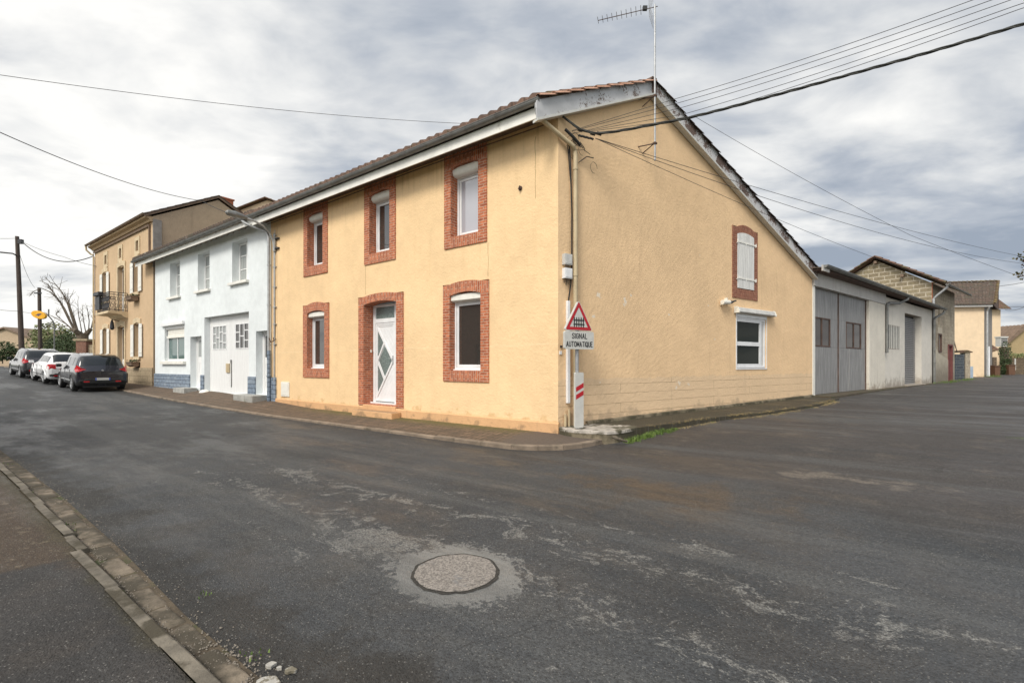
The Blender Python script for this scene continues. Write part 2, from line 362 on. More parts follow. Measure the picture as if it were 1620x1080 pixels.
M['glass_dusty']=glass('dusty_glass',(.075,.065,.06),1.14)
M['glass_side']=glass('side_glass',(.020,.024,.02),1.14)
M['glass_green']=glass('green_glass',(.10,.16,.15),1.7)
M['obscure']=simple('obscure_glass',(.16,.20,.19),.22,var=.3,vs=30,bmp=.5,bs=60)
M['rubber']=simple('black_rubber',(.02,.02,.02),.8,var=.2)
M['cable']=simple('black_cable',(.012,.012,.013),.6,var=.1)
M['bundle']=simple('weathered_cable',(.03,.03,.025),.7,var=.5,vs=12)
M['thinwire']=simple('thin_grey_wire',(.05,.045,.045),.6,var=.1)
M['garage_wall']=stucco('dirty_white_render',(.66,.62,.55),stain=(.26,.215,.17),bstr=.4,basez=.45,foot=.5,streak=.45,grit=30)
M['pier_wall']=stucco('warm_white_pier',(.70,.65,.56),stain=(.3,.24,.18),bstr=.4,basez=.4,foot=.35,streak=.3)
M['beam']=stucco('dirty_beam',(.56,.54,.51),stain=(.24,.21,.18),bstr=.3,basez=0,foot=.01,streak=.5)
M['steel_door']=simple('grey_steel_door',(.26,.255,.25),.6,metal=.05,var=.2,vs=2,stretch=(6,6,.6),c2=(.35,.345,.335),c2s=2,c2a=.5,c2b=.8)
M['rust']=simple('rusty_frame',(.10,.06,.045),.8,var=.3)
M['rollshutter']=simple('grey_roller_shutter',(.27,.265,.26),.6,metal=.0,var=.1)
M['blockwork']=brick('tan_blockwork',(.31,.26,.17),(.25,.205,.135),(.50,.44,.34),bw=.55,rh=.25,ms=.035,bs=.8,soft=.5)
M['block_side']=brick('grey_blockwork',(.42,.36,.27),(.35,.30,.225),(.34,.29,.225),bw=.5,rh=.22,ms=.015,bs=.8,dirt=.4)
M['smear']=stucco('cement_render',(.48,.43,.34),stain=(.16,.13,.10),bstr=.4,basez=.6,foot=1.6,streak=.5)
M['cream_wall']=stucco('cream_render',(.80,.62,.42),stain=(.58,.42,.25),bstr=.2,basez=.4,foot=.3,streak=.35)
M['grey_and_shade']=simple('grey_render_and_shade',(.28,.255,.23),.9,var=.15)  # pier's own grey; on the cream house side wall it stands for shade
M['brown_bin']=simple('brown_plastic',(.13,.065,.035),.5,var=.1)
M['dark_block']=brick('dark_block_panel',(.07,.085,.10),(.055,.065,.08),(.13,.14,.14),bw=.5,rh=.2,ms=.02)
M['rubble']=brick('rubble_stone',(.20,.15,.10),(.14,.105,.075),(.09,.07,.05),bw=.35,rh=.16,ms=.03,soft=.8,bs=1.)
M['barn_wall']=stucco('beige_barn_render',(.42,.32,.18),stain=(.24,.18,.12),bstr=.5,basez=0,foot=.1,streak=.4)
M['wood_pole']=simple('tarred_wood_pole',(.075,.055,.045),.85,var=.3,vs=3,stretch=(6,6,.5))
M['galv']=simple('galvanised_steel',(.38,.385,.39),.45,metal=.5,var=.12,vs=8)
M['sign_white']=simple('sign_white',(.56,.55,.51),.45,var=.06,vs=10)
M['sign_back']=simple('sign_edge',(.52,.52,.50),.5,var=.1)
M['sign_red']=simple('sign_red',(.44,.012,.02),.45,var=.08)
M['black']=plain('black_paint',(.015,.015,.015),.5)
M['terracotta']=simple('terracotta',(.42,.14,.07),.85,var=.15)
M['bark']=simple('bark',(.12,.095,.07),.95,var=.35,vs=9,bmp=.8,bs=25)
M['opp_brick']=brick('old_house_brick',(.26,.12,.08),(.19,.09,.06),(.28,.2,.16))

def foliage(name,a,b):
    m,t,bs=newmat(name); oi=t.add('ShaderNodeNewGeometry',out=0)
    n=t.noise(oi,3.,3,.6); n2=t.noise(oi,22,2,.5)
    t.put(bs.inputs['Base Color'],t.mix(t.ramp(t.m('ADD',t.m('MULTIPLY',n,.5),t.m('MULTIPLY',n2,.5)),.35,.65),a,b)); bs.inputs['Roughness'].default_value=.7
    return m
M['leaf_dark']=foliage('dark_green_leaves',(.025,.045,.015),(.07,.10,.03))
M['leaf_light']=foliage('light_green_leaves',(.13,.16,.06),(.26,.27,.12))
M['leaf_red']=foliage('reddish_green_leaves',(.06,.10,.03),(.16,.08,.05))
M['grass']=foliage('grass_blades',(.07,.13,.02),(.17,.24,.05))
M['straw']=foliage('dry_grass_blades',(.30,.22,.09),(.42,.33,.16))

# asphalt --------------------------------------------------------
def asphalt(name,near=False):
    m,t,b=newmat(name); P=t.add('ShaderNodeNewGeometry',out=0)
    x,y,z=t.xyz(P)
    rx=t.m('SUBTRACT',x,CX); ry=t.m('SUBTRACT',y,CY)
    s=t.m('MULTIPLY',t.m('ADD',t.m('MULTIPLY',rx,FF.ex[0]),t.m('MULTIPLY',ry,FF.ex[1])),-1)
    n=t.m('MULTIPLY',t.m('ADD',t.m('MULTIPLY',rx,FF.ey[0]),t.m('MULTIPLY',ry,FF.ey[1])),-1)
    q=t.comb(s,n,0)
    agg=t.noise(q,130,3,.8); agg2=t.noise(q,52,4,.8); agg3=t.noise(q,20,4,.7); big=t.noise(q,.45,5,.55); med=t.noise(q,2.2,6,.65)
    vt=t.n.new('ShaderNodeTexVoronoi'); t.l.new(q,vt.inputs['Vector']); vt.inputs['Scale'].default_value=75.
    vor=vt.outputs[0]; vr,vg,_=t.xyz(vt.outputs[1])
    vt2=t.n.new('ShaderNodeTexVoronoi'); t.l.new(q,vt2.inputs['Vector']); vt2.inputs['Scale'].default_value=24.; vq,_,_=t.xyz(vt2.outputs[1])
    lum=t.m('ADD',t.m('ADD',t.ramp(agg,.3,.7,-.35,.4,False),t.ramp(agg2,.32,.68,-.42,.45,False)),t.m('ADD',t.ramp(agg3,.32,.68,-.16,.16,False),t.ramp(vr,0,1,-.25,.3,False)))
    base=t.mix(t.ramp(big,.35,.65),(.040,.0425,.045),(.060,.0625,.065))
    base=t.mix(t.m('MULTIPLY',t.ramp(med,.42,.68),.4),base,(.076,.069,.060))
    pale=t.m('MULTIPLY',t.ramp(agg2,.38,.55,.25,1),1)
    if near:
        base=t.mul(base,(.80,.72,.66))
        f=t.m('MULTIPLY',t.ramp(t.m('ADD',s,t.ramp(med,.3,.7,-.3,.3)),-.15,.3),.85)
        base=t.mix(f,base,(.070,.048,.030)); base=t.mix(t.m('MULTIPLY',f,t.m('MULTIPLY',t.ramp(t.noise(q,5,5,.7),.56,.66),.8)),base,(.16,.13,.09))
        e_=t.ramp(t.m('ADD',n,t.ramp(med,.3,.7,-.05,.05)),7.28,7.14); base=t.mix(t.m('MULTIPLY',e_,.7),base,(.055,.045,.022))
    else:
        side=t.m('MULTIPLY',t.ramp(t.m('ADD',n,t.ramp(big,.3,.7,-.5,.5)),2.6,1.2),t.ramp(s,2,-.5))
        base=t.mix(t.m('MULTIPLY',side,.7),base,(.056,.046,.039))
        base=t.mix(t.m('MULTIPLY',side,t.m('MULTIPLY',t.ramp(t.noise(q,1.1,7,.75),.53,.66),.55)),base,(.12,.10,.08))
        base=t.mix(t.m('MULTIPLY',side,t.m('MULTIPLY',t.ramp(t.noise(t.vmul(q,(.7,1.6,1)),1.7,6,.7),.60,.72),.6)),base,(.19,.17,.145))
        d=t.m('SQRT',t.m('ADD',t.m('POWER',t.m('MULTIPLY',t.m('SUBTRACT',s,-3.0),.6),2),t.m('POWER',t.m('MULTIPLY',t.m('SUBTRACT',n,2.65),1.0),2)))
        base=t.mix(t.m('MULTIPLY',t.ramp(t.m('ADD',d,t.ramp(med,.3,.7,-.45,.45)),1.1,.0),.55),base,(.12,.075,.035))
        d=t.m('SQRT',t.m('ADD',t.m('POWER',t.m('MULTIPLY',t.m('SUBTRACT',s,-4.6),.7),2),t.m('POWER',t.m('MULTIPLY',t.m('SUBTRACT',n,.55),1.7),2)))
        base=t.mix(t.m('MULTIPLY',t.ramp(t.m('ADD',d,t.ramp(med,.3,.7,-.5,.5)),.55,.1),t.m('MULTIPLY',pale,.55)),base,(.24,.20,.155))
        # worn pale fragments in long broken rows along the main road
        warp=t.ramp(t.noise(q,.8,3,.5),.3,.7,-.25,.25,False)
        nw=t.m('ADD',n,warp)
        rows=t.m('MULTIPLY',t.m('SINE',t.m('MULTIPLY',nw,8.4)),.035)
        st=t.m('ADD',t.m('MULTIPLY',t.noise(t.comb(t.m('MULTIPLY',s,.75),t.m('MULTIPLY',nw,1.8),0),2.4,4,.65),.42),t.m('MULTIPLY',t.noise(t.comb(t.m('MULTIPLY',s,.7),nw,0),13,6,.8),.58))
        st=t.m('ADD',st,rows)
        bb=t.m('MULTIPLY',t.ramp(t.m('ABSOLUTE',t.m('SUBTRACT',n,5.0)),1.65,.7),t.ramp(s,6.5,1.0))
        bb2=t.m('MULTIPLY',t.ramp(t.m('ABSOLUTE',t.m('SUBTRACT',n,3.6)),.4,.1),.55)
        # more of it next to the manhole
        dm=t.m('SQRT',t.m('ADD',t.m('POWER',t.m('MULTIPLY',t.m('SUBTRACT',s,-1.5),.55),2),t.m('POWER',t.m('SUBTRACT',n,5.6),2)))
        bb=t.m('ADD',t.m('MAXIMUM',bb,bb2),t.m('MULTIPLY',t.ramp(dm,.8,.1),.35))
        th=t.m('SUBTRACT',.70,t.m('MULTIPLY',bb,.160))
        f=t.m('MULTIPLY',t.ramp(t.m('SUBTRACT',st,th),.0,.035),.62)
        f=t.m('MULTIPLY',f,t.ramp(agg2,.40,.56,.2,1))
        base=t.mix(f,base,(.27,.26,.235))
        # cement patch round the manhole, ragged and worn into the aggregate
        ax=t.m('SUBTRACT',x,-.41); ay=t.m('SUBTRACT',y,3.325)
        r_=t.m('SQRT',t.m('ADD',t.m('POWER',ax,2),t.m('POWER',ay,2)))
        lobe=t.m('ADD',t.m('MULTIPLY',t.ramp(t.m('ADD',t.m('MULTIPLY',ax,.86),t.m('MULTIPLY',ay,-.5)),.2,.6),.10),t.m('MULTIPLY',t.ramp(t.m('ADD',t.m('MULTIPLY',ax,-.75),t.m('MULTIPLY',ay,.66)),.2,.75),.16))
        lobe=t.m('ADD',lobe,t.m('MULTIPLY',t.ramp(t.m('MULTIPLY',ax,-1),.25,.6),.03))
        rag=t.m('ADD',t.ramp(t.noise(q,4.5,5,.7),.3,.7,-.08,.08,False),t.ramp(agg3,.3,.7,-.07,.07,False))
        pm=t.ramp(t.m('SUBTRACT',t.m('ADD',r_,rag),lobe),.455,.41)
        base=t.mix(t.m('MULTIPLY',pm,t.ramp(agg2,.30,.45,.6,.92)),base,(.235,.23,.215))
        lum=t.m('MULTIPLY',lum,t.m('SUBTRACT',1,t.m('MULTIPLY',pm,.72)))
        lanes=t.noise(t.comb(t.m('MULTIPLY',s,.07),t.m('MULTIPLY',n,1.1),0),1,5,.7)
        base=t.mix(t.m('MULTIPLY',t.ramp(lanes,.48,.62),.55),base,(.092,.093,.09)); base=t.mix(t.m('MULTIPLY',t.ramp(lanes,.45,.34),.5),base,(.036,.036,.036))
        # fine cracks and one old trench seam
        vc=t.n.new('ShaderNodeTexVoronoi'); vc.feature='DISTANCE_TO_EDGE'; t.l.new(t.add('ShaderNodeVectorMath',{0:q,1:t.vmul(t.add('ShaderNodeTexNoise',{'Vector':q,'Scale':3.,'Detail':4},out=1),(.35,.35,0))},operation='ADD'),vc.inputs['Vector']); vc.inputs['Scale'].default_value=.75
        ck=t.m('MULTIPLY',t.ramp(vc.outputs[0],.007,.002),t.ramp(t.noise(q,.6,3,.5),.52,.60))
        base=t.mix(t.m('MULTIPLY',ck,.35),base,(.012,.011,.010))
        dk=t.ramp(t.m('ADD',n,t.m('ADD',t.ramp(med,.3,.7,-.30,.30),t.ramp(agg3,.3,.7,-.1,.1))),6.3,6.85)
        base=t.mix(t.m('MULTIPLY',dk,.75),base,(.022,.020,.017))
        dk2=t.ramp(t.m('ADD',n,t.ramp(med,.3,.7,-.15,.15)),2.2,1.6); dk2=t.m('MULTIPLY',dk2,t.ramp(s,-1,0))
        base=t.mix(t.m('MULTIPLY',dk2,.5),base,(.032,.028,.024))
    k=t.m('ADD',1,lum); cc=t.add('ShaderNodeVectorMath',{0:base,1:t.comb(k,k,k)},operation='MULTIPLY')
    sp=t.m('MULTIPLY',t.m('LESS_THAN',vor,.36),t.m('GREATER_THAN',vg,.88))
    cc=t.mix(t.m('MULTIPLY',sp,.55),cc,(.27,.26,.235))
    t.put(b.inputs['Base Color'],cc)
    wet=t.ramp(t.noise(t.vmul(q,(.5,1.2,1)),.6,6,.7),.44,.62)
    t.put(b.inputs['Roughness'],t.m('ADD',t.m('MULTIPLY',wet,-.34),.76)); b.inputs['Specular IOR Level'].default_value=.42
    h=t.m('ADD',t.m('MULTIPLY',agg,.5),t.m('ADD',t.m('MULTIPLY',agg2,1.0),t.m('MULTIPLY',t.ramp(vor,0,.6,1,0),.5)))
    bump(t,b,h,1.,.010)
    return m
M['asphalt']=asphalt('asphalt'); M['asphalt_near']=asphalt('footway_asphalt',True)
M['kerb']=simple('kerb_concrete',(.155,.135,.105),.92,var=.35,vs=5,bmp=.8,bs=40,c2=(.06,.05,.032),c2s=2.2,c2a=.46,c2b=.58)
M['kerb_pale']=simple('gutter_stone',(.185,.15,.11),.92,var=.35,vs=5,bmp=.8,bs=40,c2=(.060,.050,.034),c2s=2.0,c2a=.40,c2b=.56)
M['kerb_far']=simple('far_kerb_concrete',(.22,.17,.125),.92,var=.25,vs=3,bmp=.5,bs=40,c2=(.07,.06,.04),c2s=2.,c2a=.5,c2b=.7)
def pave():
    m,t,b=newmat('mossy_footway'); uv=t.add('ShaderNodeTexCoord',out=2); u,v,_=t.xyz(uv)
    br=t.n.new('ShaderNodeTexBrick'); t.l.new(uv,br.inputs['Vector'])
    for k,vv in {'Color1':(.18,.12,.08,1),'Color2':(.115,.08,.055,1),'Mortar':(.055,.045,.025,1),'Scale':1,'Mortar Size':.014,'Brick Width':.13,'Row Height':.26,'Mortar Smooth':.5}.items(): br.inputs[k].default_value=vv
    n=t.noise(uv,2.5,6,.65); n2=t.noise(uv,14,5,.7); k=t.ramp(n2,.25,.75,.6,1.3); k=t.comb(k,k,k)
    cc=t.add('ShaderNodeVectorMath',{0:br.outputs[0],1:k},operation='MULTIPLY')
    cc=t.mix(t.m('MULTIPLY',t.ramp(n,.45,.65),.6),cc,(.07,.055,.04))
    ms=t.m('ADD',t.m('SUBTRACT',v,.35),t.ramp(n2,.2,.8,-.5,.5)); ms=t.m('MULTIPLY',t.ramp(ms,.35,-.35),t.ramp(t.m('ABSOLUTE',t.m('SUBTRACT',u,4.5)),6,2.5))
    cc=t.mix(t.m('MULTIPLY',ms,.8),cc,(.115,.105,.022))
    # bare dark asphalt on the rounded corner
    cc=t.mix(t.ramp(t.m('ADD',u,t.ramp(n,.3,.7,-.2,.2)),.8,.4),cc,(.105,.08,.062))
    t.put(b.inputs['Base Color'],cc); b.inputs['Roughness'].default_value=.9
    bump(t,b,t.m('SUBTRACT',t.m('MULTIPLY',n2,.6),br.outputs[1]),.7,.01); return m
M['pave']=pave()
M['dirt']=simple('dirt',(.085,.065,.042),.95,var=.3,vs=6,bmp=.8,bs=60,c2=(.05,.06,.02),c2s=4,c2a=.5,c2b=.65)
M['field']=simple('grass_field',(.08,.11,.035),.95,var=.3,vs=.6)
M['patch']=simple('cement_patch',(.22,.215,.20),.9,var=.15,vs=8,bmp=.4,bs=90,c2=(.085,.085,.08),c2s=7,c2a=.58,c2b=.7)
M['cover']=simple('aggregate_cover',(.225,.20,.175),.9,var=.5,vs=70,bmp=.7,bs=100,c2=(.17,.17,.17),c2s=3.,c2a=.58,c2b=.7)

# ---------------------------------------------------------------- ground, roads, kerbs (structure)
def snsheet(mb,ss_,ns_,dz):
    P=[];U=[]
    for n in ns_:
        r=[];u=[]
        for s in ss_:
            x,y=SN(s,n); r.append((x,y,ground(x,y)+dz)); u.append((s,n))
        P.append(r);U.append(u)
    mb.F=I; mb.grid(P,uv=U); return mb
def rng(a,b,k): return [a+(b-a)*i/k for i in range(k+1)]
g=MB(); snsheet(g,[-400,-120,-60]+rng(-40,80,40)+[120,400],[-400,-120,-70]+rng(-50,20,35)+[60,200],-.03)
structure('ground',g,M['field'])
r=MB()
snsheet(r,rng(-70,-6,24)+rng(-5.5,9,29)+rng(10,90,40),rng(7.05,-3,30),0.0)
snsheet(r,rng(-70,-6,24)+rng(-5.5,3,17),rng(-3.2,-60,40)[0:1] and ([-3]+rng(-3.5,-60,60)),0.0)
structure('road',r,M['asphalt'],merge=True)
# far footway in front of the houses, with its kerb wrapping round the corner
outer=[(60,1.35),(45,1.35),(35,1.35),(28,1.35),(22,1.4),(16,1.45),(12,1.5),(9,1.5),(6,1.5),(4,1.5),(2,1.5),(.8,1.5),(.1,1.48),(-.35,1.3),(-.68,.98),(-.86,.6),(-.95,.2),(-1.0,-.2),(-1.03,-.5)]
def kh(s): return interp(s,[(-.3,.09),(1.5,.08),(5,.055),(60,.055)])
def wallside(s): return interp(s,[(9,.12),(13.5,.33),(17,.40),(24,.43),(28,.54),(34,.86),(42,1.14),(60,1.38)])
def offs(pts,d):
    out=[]
    for i,p_ in enumerate(pts):
        a=Vector(pts[max(i-1,0)]); b=Vector(pts[min(i+1,len(pts)-1)]); dd=(b-a).normalized(); out.append((p_[0]+dd.y*d,p_[1]-dd.x*d))
    return out
inner=offs(outer,-.11)
if inner[5][1]>outer[5][1]: inner=offs(outer,.11)
def zz(s,n,h): x,y=SN(s,n); return (x,y,ground(x,y)+h)
k=MB()
for i in range(len(outer)-1):
    a,b,c,d=outer[i],outer[i+1],inner[i+1],inner[i]
    m=max(1,int((Vector(b)-Vector(a)).length/1.0))
    for j in range(m):
        l=lambda p,q,t:(p[0]+(q[0]-p[0])*t,p[1]+(q[1]-p[1])*t)
        t0,t1=j/m,(j+1)/m; L=(Vector(b)-Vector(a)).length; t1-=.006/max(L,.3)
        A,B,C_,D_=l(a,b,t0),l(a,b,t1),l(d,c,t1),l(d,c,t0)
        h=kh(a[0])
        Ai,Bi=l(A,D_,.12),l(B,C_,.12)
        k.face([zz(*A,-.03),zz(*B,-.03),zz(*B,h-.015),zz(*A,h-.015)]); k.face([zz(*A,h-.015),zz(*B,h-.015),zz(*Bi,h),zz(*Ai,h)])
        k.face([zz(*Ai,h),zz(*Bi,h),zz(*C_,h),zz(*D_,h)])
        k.face([zz(*B,-.03),zz(*C_,-.03),zz(*C_,h),zz(*Bi,h),zz(*B,h-.015)]); k.face([zz(*D_,-.03),zz(*A,-.03),zz(*A,h-.015),zz(*Ai,h),zz(*D_,h)])
structure('far_kerb',k,M['kerb_far'])
p=MB()
for i in range(len(inner)-1):
    a,b=inner[i],inner[i+1]
    na,nb=(a[0],-.05) if a[0]>0 else (0,-.3),(b[0],-.05) if b[0]>0 else (0,-.3)
    m=4
    for j in range(m):
        t0,t1=j/m,(j+1)/m; L=lambda p,q,t:(p[0]+(q[0]-p[0])*t,p[1]+(q[1]-p[1])*t)
        q=[L(na,a,t0),L(nb,b,t0),L(nb,b,t1),L(na,a,t1)]
        # slight fall towards the kerb
        pts=[]
        for w,tt,ref in zip(q,(t0,t0,t1,t1),(a,b,b,a)):
            X,Y=SN(*w); X2,Y2=SN(*ref); zk=ground(X2,Y2)+kh(ref[0])-.004; zw=max(wallside(ref[0]),zk+.02); pts.append((X,Y,zw+(zk-zw)*tt))
        p.face(pts,[(w[0],w[1]) for w in q])
structure('far_footway',p,M['pave'])
# side pavement along the gable: raised strip with a pale concrete slab at the corner
def zg(x,y): return interp(math.hypot(x-CX,y-CY),[(0,.235),(3,.28),(11.5,.40),(14,.42)])
sp=MB(GF); ys=rng(1.0,11.6,12)
def spz(t,o): X,Y,_=GF.P(t,-o,0); return zg(X,Y)-.02*o
outw=lambda t:interp(t,[(0,.9),(1,.95),(2,1.0),(4,1.0),(6,1.2),(9,1.2),(11.6,.8)])
for a,b in zip(ys,ys[1:]):
    for k0,k1 in ((0,.5),(.5,1)):
        q=[(a,-outw(a)*k1),(b,-outw(b)*k1),(b,-outw(b)*k0),(a,-outw(a)*k0)]
        sp.face([(x,y,spz(x,-y)) for x,y in q])
    sp.face([(a,-outw(a),-.05),(b,-outw(b),-.05),(b,-outw(b),spz(b,outw(b))),(a,-outw(a),spz(a,outw(a)))])
structure('side_pavement',sp,M['asphalt_near'])
sl_=MB(GF); SLB=[(-.05,-.28),(.02,-.52),(.16,-.74),(.36,-1.0),(.62,-1.06),(.9,-1.03),(1.25,-.95),(1.45,-.80),(1.3,-.45),(2.6,-.40),(2.6,-.30),(1.0,-.2),(.9,.0),(.0,.0)]
sl_.slab(SLB,.18,.247); structure('corner_slab',sl_,M['slab'],bevel=.012)
sl_=MB(GF); sl_.slab([(x,y*.985) for x,y in SLB],-.05,.182); structure('corner_slab_footing',sl_,M['ledge'])
# forecourt strip in front of the garage
fc=MB(GG); fc.slab([(-.1,-.6),(4,-.45),(9,-.3),(18,-.3),(18,.2),(-.1,.2)],-.05,.43)
structure('garage_apron',fc,M['dirt'])
# near kerb stones and channel stones, laid one by one
rs=random.Random(3)
kn=lambda s:interp(s,[(-6,7.125),(-1,7.12),(-.2,7.08),(2.6,7.02),(6,7.01),(60,7.01)])
cn=lambda s:interp(s,[(-6,6.985),(-1.5,6.99),(0,6.92),(2.4,6.86),(7,6.85),(60,6.85)])
kb=MB(); s=-6.0
while s<45:
    L=rs.uniform(.92,1.02) if rs.random()<.75 else rs.uniform(.3,.55); e_=s+L-.012
    h=.052+rs.uniform(-.012,.012); n0=kn(s)+rs.uniform(-.005,.005); n1=n0+.076
    if -1.12<s+.3<-.75: h=.012
    if not(-1.15<s+L*.5<-.55 and False):
        tilt=rs.uniform(-.008,.008)
        top=[zz(e_,n0+.012,h+tilt),zz(s,n0+.012,h-tilt),zz(s,n1,h-tilt),zz(e_,n1,h+tilt)]
        kb.face(top); kb.face([zz(e_,n0,-.05),zz(s,n0,-.05),zz(s,n0,h-.012),zz(e_,n0,h-.012)])
        kb.face([zz(e_,n0,h-.012),zz(s,n0,h-.012),top[1],top[0]])
        kb.face([zz(s,n1,-.05),zz(s,n0,-.05),zz(s,n0,h-.012),top[1],top[2]][::-1]); kb.face([zz(e_,n1,-.05),zz(e_,n0,-.05),zz(e_,n0,h-.012),top[0],top[3]])
    s+=L
structure('near_kerb',kb,M['kerb'])
p=MB(); P=[]; ssl=rng(-14,-6,8)+rng(-5.8,8,60)+rng(9,60,50)
for k_ in range(4):
    P.append([(*SN(s_,n_),ground(*SN(s_,n_))+.040) for s_ in ssl for n_ in ([kn(s_)+.074,kn(s_)+.4,9.4,12.][k_],)])
p.grid(P); structure('near_footway',p,M['asphalt_near'],merge=True)
gt=MB(); gs=MB(); s=-6.0
while s<30:
    L=rs.uniform(.30,.50); e_=s+L-.006; a0=cn(s)+rs.uniform(-.025,.015); a1=kn(s)-.012; ns=11; big=rs.random()
    hh=rs.uniform(.002,.016)
    P=[]
    for i in range(ns):
        row=[]
        for j in range(ns):
            u,v=i/(ns-1)*2-1,j/(ns-1)*2-1
            # rounded slab outline
            uu=u*math.sqrt(1-.10*v*v); vv=v*math.sqrt(1-.10*u*u)
            edge=max(abs(u),abs(v)); sx=(s+e_)/2+uu*(e_-s)/2*1.08; nx=(a0+a1)/2+vv*(a1-a0)/2*1.08
            X,Y=SN(sx,nx); hz=hh*(1-edge**4)+.008*mnoise.noise((X*7,Y*7,0))+.004*mnoise.noise((X*25,Y*25,2))-(.012 if edge>.99 else 0)+.0055
            row.append((X,Y,ground(X,Y)+hz))
        P.append(row)
    gt.grid(P); s+=L
structure('channel_stones',gt,M['kerb_pale'],merge=True)
gd=MB(); ssl=rng(-8,-4,8)+rng(-3.9,8,60)+rng(9,50,40); P=[]
for k_ in range(3): P.append([(*SN(s_,n_),ground(*SN(s_,n_))+.0045) for s_ in ssl for n_ in ([cn(s_)-.015,(cn(s_)+kn(s_))/2,kn(s_)+.03][k_],)])
gd.grid(P); structure('channel_dirt',gd,M['dirt'],merge=True)

# ---------------------------------------------------------------- generic building parts
def wall(mb,x0,x1,zb,top,ops=(),y=0.,thick=.25,sides=True):
    """front skin with openings + reveals. zb,top: numbers or [(x,z)...]"""
    T=(lambda x:interp(x,top)) if isinstance(top,list) else (lambda x:top)
    B=(lambda x:interp(x,zb)) if isinstance(zb,list) else (lambda x:zb)
    xs={x0,x1}
    for o in ops: xs|={o[0],o[1]}
    for q in (top,zb):
        if isinstance(q,list): xs|={p[0] for p in q if x0<p[0]<x1}
    xs=sorted(xs)
    for a,b in zip(xs,xs[1:]):
        oc=sorted([o for o in ops if o[0]<=a+1e-6 and o[1]>=b-1e-6],key=lambda o:o[2])
        lo=(B(a),B(b))
        for o in oc:
            if o[2]>lo[0]+1e-4: mb.face([(a,y,lo[0]),(b,y,lo[1]),(b,y,o[2]),(a,y,o[2])])
            lo=(o[3],o[3])
        if T(a)>lo[0]+1e-4 or T(b)>lo[1]+1e-4: mb.face([(a,y,lo[0]),(b,y,lo[1]),(b,y,T(b)),(a,y,T(a))])
    for (a,b,c,d,*r) in ops:
        th=r[0] if r else thick
        mb.face([(a,y,c),(a,y+th,c),(a,y+th,d),(a,y,d)]); mb.face([(b,y+th,c),(b,y,c),(b,y,d),(b,y+th,d)])
        mb.face([(a,y,c),(b,y,c),(b,y+th,c),(a,y+th,c)]); mb.face([(a,y,d),(a,y+th,d),(b,y+th,d),(b,y,d)])
    return mb
def frame4(mb,x0,x1,z0,z1,w,y0,y1,wb=None,wt=None):
    wb=wb or w; wt=wt or w
    mb.box(x0,x0+w,y0,y1,z0,z1); mb.box(x1-w,x1,y0,y1,z0,z1)
    mb.box(x0+w,x1-w,y0,y1,z0,z0+wb); mb.box(x0+w,x1-w,y0,y1,z1-wt,z1); return mb
def prismx(mb,poly,x0,x1):
    """poly (y,z)"""
    mb.face([(x0,y,z) for y,z in poly]); mb.face([(x1,y,z) for y,z in poly][::-1])
    for i in range(len(poly)):
        a,b=poly[i],poly[(i+1)%len(poly)]
        mb.face([(x0,a[0],a[1]),(x1,a[0],a[1]),(x1,b[0],b[1]),(x0,b[0],b[1])])
    return mb
def gutter_profile(yc,zc,r,n=8,th=.012):
    o=[(yc+r*math.cos(math.pi+math.pi*k/n),zc+r*math.sin(math.pi+math.pi*k/n)) for k in range(n+1)]
    i=[(yc+(r-th)*math.cos(math.pi+math.pi*k/n),zc+(r-th)*math.sin(math.pi+math.pi*k/n)) for k in range(n+1)][::-1]
    return o+i
def gutter(F,x0,x1,yc,zc,r=.075,dz=0):
    mb=MB(F); pr=gutter_profile(yc,zc,r)
    for i in range(len(pr)):
        a,b=pr[i],pr[(i+1)%len(pr)]
        mb.face([(x0,a[0],a[1]),(x1,a[0],a[1]+dz),(x1,b[0],b[1]+dz),(x0,b[0],b[1])],smooth=False)
    mb.face([(x0,y,z) for y,z in pr[:9]]); mb.face([(x1,y,z+dz) for y,z in pr[:9]][::-1])
    # rolled front lip and brackets
    mb.tube([(x0,yc-r,zc),(x1,yc-r,zc+dz)],.011,6)
    n=int(abs(x1-x0)/.6)
    for k in range(1,n):
        x=x0+(x1-x0)*k/n; zz_=dz*k/n
        mb.tube([(x,yc+(r+.004)*math.cos(math.pi+math.pi*j/6),zc+zz_+(r+.004)*math.sin(math.pi+math.pi*j/6)) for j in range(7)],.006,4)
    return mb
